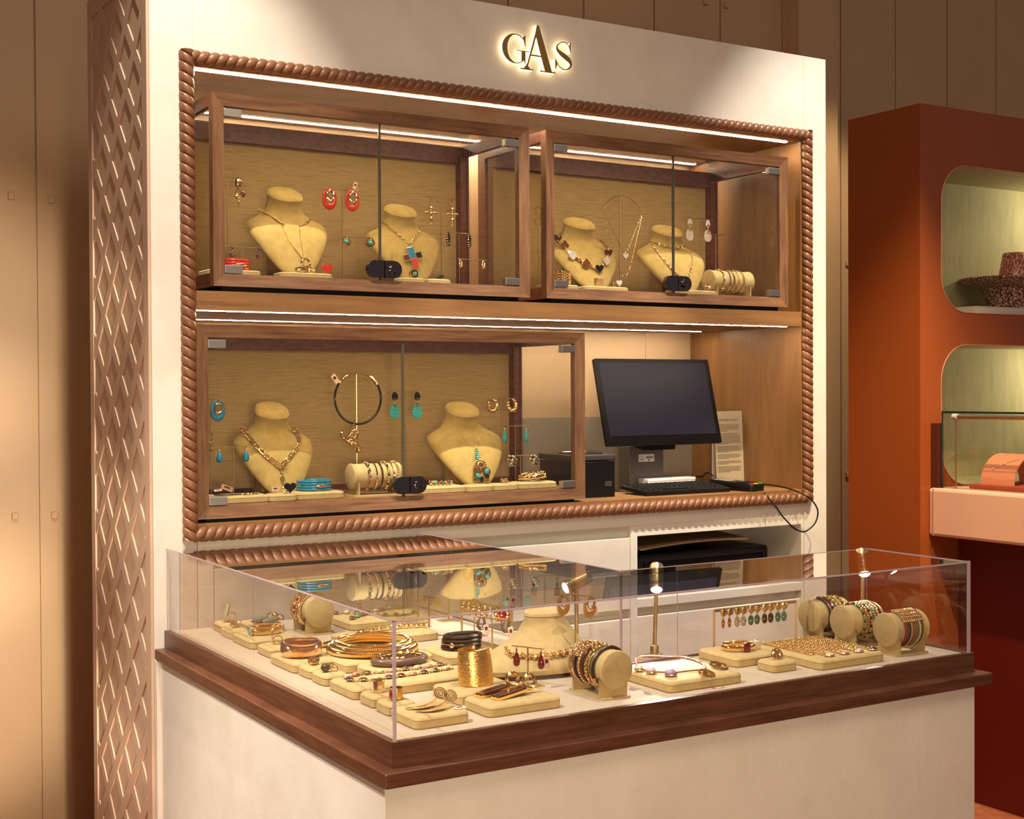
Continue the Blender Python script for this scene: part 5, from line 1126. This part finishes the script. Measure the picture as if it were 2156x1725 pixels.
# leather necklace on the large front pad
t = thing('necklace', 'pink leather cord necklace with gold coins and quartz stones', 'necklace', (.79, -1.2, PH)); z = PH+.003
def L3(pts, dz=0): return [Vector((x, y, z+dz)) for x, y in pts]
P = smooth_path([on_z(px, py, z) for px, py in ((1340, 1388), (1352, 1383), (1380, 1382), (1410, 1384), (1437, 1384), (1462, 1390), (1480, 1398), (1485, 1408))], 6); G().tube(P, .0022, 6).build('leather_cord', leather_p, t)
P3 = smooth_path([on_z(px, py, z) for px, py in ((1338, 1387), (1340, 1398), (1348, 1408), (1372, 1414), (1400, 1416), (1425, 1416), (1450, 1413), (1470, 1411))], 6); G().tube(P3, .0019, 6).build('leather_cord', leather_p, t)
g = G(); [g.ell(p, .0045, .0045, .004, u=8, v=6) for p in P[26:36:2]]; [g.ell(p, .003, .003, .003, u=8, v=6) for p in P[2:6]]; [g.torus(on_z(px, py, z+.003), (.013, .0, .0), (0, .011, .003), .003, seg=18, tseg=6) for px, py in ((1484, 1416), (1492, 1420), (1508, 1400), (1520, 1403))]; [g.torus(on_z(px, py, z+.002), (.007, .0, .0), (0, .007, .001), .0025, seg=14, tseg=6) for px, py in ((1488, 1418), (1514, 1402))]; g.build('gold_coins', gold, t)
for px, py, m, r_ in ((1346, 1407, clear_st, .009), (1371, 1412, mat('lilac_quartz', '#D8B4B8', .15, coat=.6), .0105), (1412, 1417, mat('violet_quartz', '#A98FAE', .12, coat=.7), .012)):
    c = on_z(px, py, z+.004); G().ell(c, r_, r_*.9, r_*.7, u=16, v=10).build('quartz', m, t); G().torus(c-Vector((0, 0, .003)), (r_+.001, 0, 0), (0, r_*.9+.001, 0), .0018, seg=22, tseg=6).build('quartz_setting', rose, t)
t = coil(1.045, -1.100, PH, .040, 'ribbed gold open bracelet with dark and pale square stones', gold, .016, .007, .8)
for dx, dy, m, nm in ((-.006, -.033, smoke, 'dark_stone'), (.036, -.020, clear_st, 'pale_stone')):
    o = G().loft([[(dx+x, dy-yy, .010+zz) for x, zz in rrect(-.010+i, .010-i, -.012+i, .012-i, .005, 4)] for i, yy in ((.002, 0), (0, .003), (.001, .006), (.004, .008))]).build(nm, wine if nm[0] == 'd' else m, t, local=True); G().torus((dx, dy-.002, .010), (.0105, 0, 0), (0, 0, .0125), .0014, seg=24, tseg=6).build('setting', gold, t, local=True)
# rows of fine gold chains
for i in range(8):
    x = 1.135+.023*i; w_ = .0005*math.sin(i*2)
    t = thing('necklace', 'fine gold chain number %s from the left on the large chain pad' % ('one', 'two', 'three', 'four', 'five', 'six', 'seven', 'eight')[i], 'necklace', (x, -1.18, PH), 0, 'gold chains on the large right pad')
    t['label'] = ('leftmost', 'second', 'third', 'fourth', 'fifth', 'sixth', 'seventh', 'rightmost')[i]+' gold chain laid across the large right pad'
    y1 = -1.265 if i % 2 else -1.245; P = [Vector((x, -1.075, PH+.002)), Vector((x+.002, -1.15, PH+.0025)), Vector((x+.001, y1, PH+.002))]
    G().chain(P, .0095, .0072, .0014, nrm=(0, 0, 1), twist=PI/2.2, seg=9, tseg=5).build('chain', gold, t)
    P = [v+Vector((.0085, 0, 0)) for v in P]; P[2] = P[1].lerp(P[2], .8) if i % 3 else P[2]; G().chain(P, .0085, .0062, .0013, nrm=(0, 0, 1), twist=PI/2.2, seg=9, tseg=5).build('chain', gold, t)
    if i % 2: m = (clear_st, pinkst, mat('lilac_quartz', '#D8B4B8', .15), purple)[i//2]; c = Vector((x+.005, y1-.008, PH+.004)); G().ell(c, .011, .008, .004, u=14, v=8).build('stone', m, t); G().torus(c-Vector((0, 0, .001)), (.0118, 0, 0), (0, .0088, 0), .0018, seg=22, tseg=6).build('setting', gold, t)

# bracelet rolls
roll_with(.570, -1.215, FZ, .125, .040, 'suede bracelet roll at the front beside the spotlit pad', 'y', [
    ('braided gold bracelet with dark end next to the roll cap', b_cord(leather_d, .0036, .55, .95, darkgold, 1.1), -.28), ('thin gold bangle beside the braided bracelet on the front roll', b_bangle(gold, .0018), -.20),
    ('gold link bracelet with round red stone on the front roll', b_chain(gold, .013, .009, .0020), -.08), ('twisted gold and brown bracelet in the middle of the front roll', b_cord(brown_e, .0030, .2, .7), .02),
    ('rose gold beaded bracelet on the front roll', b_beads((rose,), .0036), .12), ('knotted gold bracelet with black bar on the front roll', b_cord(black_e, .0026, .1, .6), .22), ('thin rose gold bangle at the far end of the front roll', b_bangle(rose, .0022), .32), ('fine rose gold chain bracelet furthest back on the front roll', b_chain(rose, .009, .006, .0013), .40)], 'front roll')
roll_with(.350, -.225, FZ, .105, .041, 'suede bracelet roll at the back of the left case leg', 'y', [
    ('gold bead bracelet next to the cap of the back left roll', b_beads((gold, gold, darkgold), .0032), -.20), ('ribbed rose gold bangle on the back left roll', b_bangle(rose, .0030), -.08), ('gold link bracelet with pale stone on the back left roll', b_chain(gold, .012, .009, .0018), .04),
    ('dark garnet and gold bracelet on the back left roll', b_beads((gold, purple, gold), .0038), .16), ('thin gold bangle on the back left roll', b_bangle(gold, .002), .27), ('gold chain bracelet furthest back on the left roll', b_chain(gold, .010, .007, .0014), .36)], 'back left roll')
cols = [(mat('cord_red', '#A11224', .5), gold), (mat('cord_plum', '#5A3048', .5), gold), (leather_d, gold), (mat('cord_sand', '#B99A62', .5), gold), (mat('cord_rust', '#9A4A20', .5), rose), (mat('cord_olive', '#7A6A3A', .5), gold), (mat('cord_taupe', '#7A6454', .5), gold), (mat('cord_cream', '#D8C49A', .5), gold), (mat('cord_brown', '#5C3A22', .5), rose), (mat('cord_gold', '#C49A4A', .5), gold)]
nm = ('red', 'plum', 'dark brown', 'sand', 'rust', 'olive', 'taupe', 'cream', 'brown', 'golden')
roll_with(1.425, -1.245, FZ, .112, .040, 'nearest right-hand suede bracelet roll, full of cord bracelets', 'x', [('%s cord bracelet with gold links on the nearest right roll' % nm[i], b_cord(cols[i][0], .0017, .25, .42, cols[i][1], 1.45), -.27+.062*i) for i in range(10)], 'nearest right roll')
roll_with(1.418, -1.110, FZ, .112, .040, 'middle one of the three right-hand suede bracelet rolls', 'x', [('gold bead bracelet with %s stones on the middle right roll' % n_, b_beads(ms, .0034), o_) for n_, ms, o_ in (('green and brown', (gold, jade, brown_e), -.15), ('amber', (gold, mat('amber_stone', '#B5651D', .15, coat=.6)), -.05), ('black', (gold, black_e, gold), .05), ('turquoise', (gold, turq_s, gold), .16), ('no', (gold,), .27))]+
    [('dark cord bracelet at the right end of the middle right roll', b_cord(leather_d, .0018, .05, .2), .36)], 'middle right roll')
roll_with(1.412, -.985-.02, FZ, .112, .040, 'furthest of the three right-hand suede bracelet rolls', 'x', [
    ('brown cord bracelet with pearl bar on the furthest right roll', b_cord(leather_d, .003, .1, .22, pearl, 1.2), -.20), ('dark red cord bracelet on the furthest right roll', b_cord(wine, .003, .08, .2), -.08), ('green and gold bead bracelet on the furthest right roll', b_beads((jade, gold), .0036), .05),
    ('yellow and gold bead bracelet on the furthest right roll', b_beads((mat('yellow_bead', '#D8B018', .3), gold), .0036), .18), ('tiger brown bead bracelet on the furthest right roll', b_beads((MATS['tiger_eye'], gold, gold), .0034), .30)], 'furthest right roll')

# low collar bust lying in the case
t = thing('necklace_bust', 'low cream suede bust lying in the counter case, facing left', 'necklace display bust', (.612, -.932, FZ), 0, 'low collar busts'); rings = []
nk = (.600, -.985)
for z, fx0, fx1, fy in ((.018, -.185, .120, .112), (.010, -.192, .122, .116), (.020, -.196, .124, .118), (.034, -.180, .118, .112), (.050, -.135, .106, .098), (.066, -.092, .092, .082), (.084, -.062, .075, .066), (.102, -.050, .060, .055), (.112, -.046, .053, .049), (.120, -.047, .050, .048), (.122, -.045, .048, .046), (.124, -.048, .051, .049), (.130, -.046, .049, .047), (.135, -.034, .037, .035), (.137, -.010, .012, .011)):
    ring = []
    for j in range(44):
        a = 2*PI*j/44; ca, sa = math.cos(a), math.sin(a); rx = fx1 if ca > 0 else -fx0
        x = ca*rx*(1 if ca > 0 else abs(ca)**.12); y = sa*fy*(1 if ca > 0 else (1-.30*(-ca)**1.6))
        tl = max(0, z-.05)*.30; ring.append((x, y, z+(-x)*(-tl)*1.6))
    rings.append(ring)
bo = G().loft(rings).build('body', suede, t, local=True); G().box(.02, .06, -.06, -.03, 0, .02).build('foot', suede, t, smooth=False, local=True)
t.rotation_euler = (0, 0, math.radians(12)); TB = bvh_of(bo)
P = smooth_path(drape([(1066, 1372), (1072, 1380), (1085, 1384), (1110, 1386), (1135, 1385), (1160, 1382), (1185, 1376), (1205, 1368), (1217, 1360)], TB, .005), 6)
t = thing('necklace', 'thick gold bead-link necklace round the low bust', 'necklace', P[10]); g = G().chain(P, .012, .010, .0022, seg=10, tseg=5)
for i, p in enumerate(resample(P, .0085)): g.ell(p+Vector((0, -.001, .004*(-1)**i)), .0042, .0042, .0042, u=8, v=6)
g.build('chain', gold, t)

# stands with earrings in the case
def cstand(px, y, ztop_px, w_, desc, place, fn, *a, offs=(-.4, .4), tags=(), ax=(1, 0), grp=None, zt=None, **k):
    q = on_y(px, ztop_px, y); tstand(q.x, y, FZ, q.z, w_, 'brass T stand '+place, ax=ax, group='brass earring stands in the counter case', r=.0022); axv = Vector((*ax, 0)).normalized()
    for i, o_ in enumerate(offs):
        e = Vector((q.x, y, q.z))+axv*(w_*o_)+Vector((0, -.003, 0)); lab = ('nearer' if ax[0] < .9 and axv.y*o_ < 0 else 'further' if ax[0] < .9 else 'left' if i == 0 else 'right')
        o = ear(e, lab+' '+desc, fn, grp or desc+'s', *a, **k)
        if i in tags: price_tag(o, e+Vector((.012, -.004, -.030)), .014, .026, rx=(1, 0, .25), up_=(-.25, 0, 1))
AXC = (.22, -.97)
cstand(903, -.435, 1257, .070, 'small pearl and gold earring on the low back stand', 'left of the others at the back of the left leg', e_cluster, (clear_st, gold), offs=(-.4, .4), ax=AXC)
cstand(944, -.255, 1158, .060, 'long thin gold loop earring', 'tallest at the back of the left leg', e_hoop, gold, offs=(-.35, .35), ax=(1, 0), r=.0014, s=1.1, ang=20)
cstand(998, -.500, 1190, .070, 'oval gold and amber earring', 'in the middle of the left leg', e_oval, mat('amber_enamel', '#B07A22', .3), offs=(-.4, .4), ax=AXC, s=.9)
cstand(880, -.30, 1185, .055, 'black oval drop earring with tag', 'behind the pad at the back left', e_drop, black_e, offs=(-.35, .35), ax=(.5, -.8), L=.022, W=.010)
cstand(1036, -.787, 1302, .085, 'brown crescent hoop earring with tag', 'left of the low bust', e_hoop, tortoise, offs=(-.38, .42), ax=(.45, -.9), s=1.0, r=.0042, ang=8, tags=(0, 1))
cstand(1111, -1.075, 1363, .078, 'gold drop earring with dark red stone', 'in front of the low bust', e_drop, wine, offs=(-.38, .40), ax=(.45, -.9), L=.034, W=.010, tags=(1,))
cstand(1147, -.352, 1212, .080, 'large square smoky stone earring', 'between the left leg and the low bust', e_rect, smoke, smoke, offs=(-.42, .40), ax=(.75, -.65), s=1.05)
cstand(1211, -1.02, 1253, .080, 'amber teardrop earring on the tall stand', 'tallest, right of the low bust', e_oval, mat('amber_enamel', '#B07A22', .3), offs=(-.42, .42), ax=(.45, -.9), s=1.05, tags=(1,))
# gold rack of hoops in the left leg
def rack(p0, p1, z, label, r=.0032):
    t = thing('earring_rack', label, 'earring rack', (*((Vector(p0)+Vector(p1))/2), FZ) if len(p0) == 2 else p0); a, b = Vector((*p0, 0)), Vector((*p1, 0)); d = (b-a).normalized(); n = Vector((-d.y, d.x, 0))
    G().add([Vector((q.x, q.y, zz)) for zz in (FZ, FZ+.003) for q in (a-d*.02-n*.018, b+d*.02-n*.018, b+d*.02+n*.018, a-d*.02+n*.018)], [(3, 2, 1, 0), (4, 5, 6, 7), (0, 1, 5, 4), (1, 2, 6, 5), (2, 3, 7, 6), (3, 0, 4, 7)]).build('base_plate', brass, t, smooth=False)
    G().tube([a+Vector((0, 0, FZ)), a+Vector((0, 0, z))], r, 4).build('post', brass, t, smooth=False); G().tube([b+Vector((0, 0, FZ)), b+Vector((0, 0, z))], r, 4).build('post', brass, t, smooth=False); G().tube([a+Vector((0, 0, z)), b+Vector((0, 0, z))], r, 4).build('bar', brass, t, smooth=False)
    return a, b, d
za = on_y(965, 1262, -.52).z
a, b, d = rack((.632, -.52), (.650, -.735), 1.075, 'brass rack of gold hoops in the left leg of the case')
for i in range(9):
    p = a.lerp(b, .06+.11*i); p.z = 1.073; m = (gold, darkgold, gold, rose, gold, clear_st, gold, redst, gold)[i]
    o = ear(p, ('furthest', 'second', 'third', 'fourth', 'fifth', 'sixth', 'seventh', 'eighth', 'nearest')[i]+' hoop earring along the brass rack in the left leg', e_hoop, 'hoops on the brass rack', m, s=1.15, r=.0044, ang=40)
    if i in (3, 7, 8): price_tag(o, p+Vector((.012, 0, .020)), .012, .026, rx=(.8, -.3, -.4), up_=(.4, 0, .9))
# right rack of stone earrings
a, b, d = rack((1.055, -1.000), (1.318, -1.000), 1.072, 'brass rack holding ten gold and stone drop earrings, right side', .0036)
mm = [mat('rust_stone', '#A85A24', .2, coat=.6), mat('rust_stone', '#A85A24'), clear_st, clear_st, jade, jade, olive, olive, mat('sea_green_stone', '#5E9A7E', .2, coat=.6), MATS['sea_green_stone']]
ordn = ('first', 'second', 'third', 'fourth', 'fifth', 'sixth', 'seventh', 'eighth', 'ninth', 'tenth'); cn = ('rust', 'rust', 'clear', 'clear', 'green', 'green', 'olive', 'olive', 'sea-green', 'sea-green')
def e_stone(t, m, rx=.0075):
    g = G().ell((0, -.006, -.004), .0100, .005, .0095, u=14, v=8).torus((0, -.010, -.005), (.005, 0, 0), (0, 0, .004), .0018, seg=14, tseg=6).torus((0, -.004, -.017), (.0024, 0, 0), (0, 0, .003), .0009, seg=10, tseg=5); g.build('gold_top', gold, t, local=True)
    G().loft([[(rx*k*math.cos(2*PI*j/8), -.004+rx*.55*k*math.sin(2*PI*j/8), z_) for j in range(8)] for k, z_ in ((.35, -.019), (.9, -.0225), (1, -.030), (.9, -.038), (.4, -.0425))]).build('stone', m, t, smooth=False, local=True)
    G().torus((0, -.004, -.030), (rx*1.08, 0, .0012), (0, rx*.65, 0), .0006, seg=14, tseg=5).build('wire', gold, t, local=True)
for i in range(10):
    f = .09+.225*i/2.7+(.004 if i % 2 == 0 else -.004); p = a.lerp(b, f); p.z = 1.071
    ear(p, '%s stone drop earring, %s from the left on the right rack' % (cn[i], ordn[i]), e_stone, 'stone earrings on the right rack', mm[i], rx=.0050 if i < 2 else .0085)

# ================================================================== neighbouring display, right
TX, TY0, TY1, TZ = 2.989, .095, .470, 2.693
tw = thing('display_tower', 'tall burnt-orange display tower with rounded green niches', 'display tower', (3.7, .3, 0)); X1 = 4.45
h1 = rrect(3.104, 4.33, 1.900, 2.475, .145, 8); h2 = rrect(3.104, 4.33, 1.225, 1.775, .145, 8)
G().prism([rrect(TX-.0005, X1, .10, TZ+.0005, .002, 2), h1[::-1], h2[::-1]], TY0, TY0+.02, lambda u, v, d: (u, d, v)).build('front_panel', orange_p, tw, smooth=False)
g = G(); g.box(TX, TX+.02, TY0+.02, TY1, .10, TZ); g.box(TX+.02, X1-.02, TY0+.02, TY1, TZ-.02, TZ); g.box(X1-.02, X1, TY0+.02, TY1, .1, TZ); g.box(TX+.02, X1-.02, TY0+.03, TY1, .1, 1.2); g.build('carcass', orange_p, tw, smooth=False)
G().box(TX+.01, X1-.01, TY0+.012, TY1-.01, .0, .097).build('plinth', orange_p, tw, smooth=False)
for zb_, zt_, h in ((1.900, 2.475, h1), (1.225, 1.775, h2)):
    hi = [(u, v) for u, v in h]; rings = [[(u, yy, v) for u, v in hi] for yy in (TY0+.018, TY1-.03)]
    g = G(); n = len(hi)
    g.v = [Vector(p) for r_ in rings for p in r_]; g.f = [(j, (j+1) % n, n+(j+1) % n, n+j) for j in range(n)]+[tuple(n+j for j in range(n))]; g.build('niche_lining', sage, tw, smooth=False)
    tb = G(); tb.tube([(u, TY0-.001, v) for u, v in hi], .0018, 5, closed=True); tb.build('niche_rim', mat('pale_orange_edge', '#C87A50', .5), tw)
# stacked papers, cake stand plate and cup
zf = 1.900
a = on_y(2040, 640, .17).x
for k in range(4): tag(G().box(a+.012*(k % 2)+(.0 if k < 2 else .02), 3.95, .135+.01*k, .40, zf+.0005+.009*k, zf+.008+.009*k).build('booklet', paper if k % 2 else white_card, smooth=False, bevel=.001), ('lowest', 'second', 'third', 'topmost')[k]+' booklet in the stack under the speckled pedestal plate', 'booklet', 'stacked booklets in the tower niche')
zs = zf+.0365; cx_, cy_ = on_y(2128, 600, .265).x, .265
tag(G().lathe([(0, 0), (.088, 0), (.092, .01), (.105, .05), (.120, .085), (.205, .112), (.215, .122), (.213, .128), (.120, .122), (0, .118)], (cx_, cy_, zs), 44).build('pedestal_plate', speck), 'dark red speckled pedestal plate on the booklets', 'plate')
tag(G().lathe([(0, 0), (.062, 0), (.066, .003), (.048, .104), (.044, .108), (0, .108)], (cx_+.012, cy_-.01, zs+.128), 36).build('cup', speck_r), 'red and white speckled cup upside down on the pedestal plate', 'cup')
# pink leather counter coming forward from the tower
pc = thing('leather_counter', 'nude pink leather-covered counter against the orange tower', 'counter', (3.45, -.4, 1.037))
G().box(3.030, 3.95, -.96, TY0-.001, 1.037, 1.222).build('top', pink_l, pc, smooth=False, bevel=.012)
G().box(3.026, 3.032, TY0-.028, TY0-.026, 1.04, 1.22).build('seam', mat('leather_seam', '#9A6E55', .7), pc, smooth=False)
G().box(3.20, 3.93, -.80, TY0-.001, 0, 1.037).build('shade_block', mat('dark_red_shade', '#5A0F08', .45), pc, smooth=False, bevel=.002)  # dark block added for the shadow under the counter; nothing stands there
gc = thing('glass_case', 'green-edged glass case on the pink leather counter', 'display case', (3.4, -.4, 1.222)); gx0, gx1, gy0, gy1, gz0, gz1 = 3.050, 3.80, -.88, .045, 1.223, 1.517
def gp(*b): G().box(*b).build('pane', clear, gc, smooth=False)
gp(gx0, gx0+.006, gy0, gy1, gz0, gz1-.006); gp(gx1-.006, gx1, gy0, gy1, gz0, gz1-.006); gp(gx0+.006, gx1-.006, gy0, gy0+.006, gz0, gz1-.006); gp(gx0+.006, gx1-.006, gy1-.006, gy1, gz0, gz1-.006); gp(gx0, gx1, gy0, gy1, gz1-.006, gz1)
G().box(gx0-.001, gx0+.001, gy0, gy1, gz1-.008, gz1).build('green_edge', green_edge, gc, smooth=False); G().box(gx0-.001, gx0+.007, gy1-.002, gy1+.001, gz0, gz1).build('green_edge', green_edge, gc, smooth=False)
rl = thing('case_light_rail', 'fluted brass light rail on a thin post inside the glass case', 'rail', (3.075, 0, gz0)); G().tube([(3.078, .0, gz0), (3.078, .0, gz1-.02)], .003, 8).build('post', brass, rl)
rg = G(); rg.tube([(3.078, .004, gz1-.022), (3.078, -.85, gz1-.022)], .009, 14); rg.build('rail', mat('fluted_brass', (.72, .54, .26, 1), .35, 1, bump=[(400, (1, .02, 1), .6, .002)]), rl); G().tube([(3.078, .012, gz1-.022), (3.078, -.008, gz1-.022)], .0125, 14).build('end_cap', pearl, rl)
tag(G().box(3.115, 3.56, -.40, -.03, 1.223, 1.238).build('tray', terra, smooth=False, bevel=.002), 'terracotta felt tray inside the glass case', 'tray')
R_ = .115; g = G(); rings = []
for i in range(21): a = PI*i/20; rings.append([(3.27+r_*math.cos(a), yy, 1.2385+r_*math.sin(a)*1.0) for r_, yy in ((R_, -.05), (R_, -.20), (R_-.006, -.20), (R_-.006, -.05))])
ar = tag(g.loft(rings).build('arch_stand', salmon), 'salmon suede half-arch jewellery stand on the terracotta tray', 'display stand')
t = thing('necklace', 'fine necklace with small pearls lying over the salmon arch', 'necklace', (3.2, -.12, 1.33)); TA = bvh_of(ar); P = smooth_path(drape([(2092, 988), (2100, 984), (2108, 981), (2120, 976), (2135, 971), (2150, 968)], TA, .0015), 4); G().tube(P, .0008, 5).build('chain', gold, t); [G().ell(P[i], .0035, .0035, .0035, u=8, v=6).build('pearl', pearl, t) for i in (0, 7, 11)]
t = thing('ring_box', 'small round salmon box behind the arch', 'box', (3.44, -.10, 1.238)); G().lathe([(0, 0), (.045, 0), (.045, .10), (0, .10)], (0, 0, 0), 30).build('body', salmon, t, local=True); G().lathe([(0, 0), (.047, 0), (.047, .03), (.044, .033), (0, .033)], (0, 0, .098), 30).build('lid', salmon, t, local=True)
t = thing('leather_loop_stand', 'brown leather loop stand with gold tips behind the salmon box', 'display stand', (3.62, -.02, 1.223)); G().tube(smooth_path([(-.06, 0, 0), (-.062, 0, .12), (-.05, 0, .20), (0, 0, .235), (.05, 0, .2), (.06, 0, 0)], 6), .011, 8, flat=1.6).build('loop', leather_p, t, local=True); G().tube([(-.02, 0, .225), (.02, 0, .24)], .004, 6).build('gold_tip', gold, t, local=True)
tag(G().box(3.045, 3.075, .060, .092, 1.224, 1.47).build('backboard', mat('dark_brown_board', '#4E1A0C', .5), smooth=False), 'narrow dark brown board between glass case and orange tower', 'board')
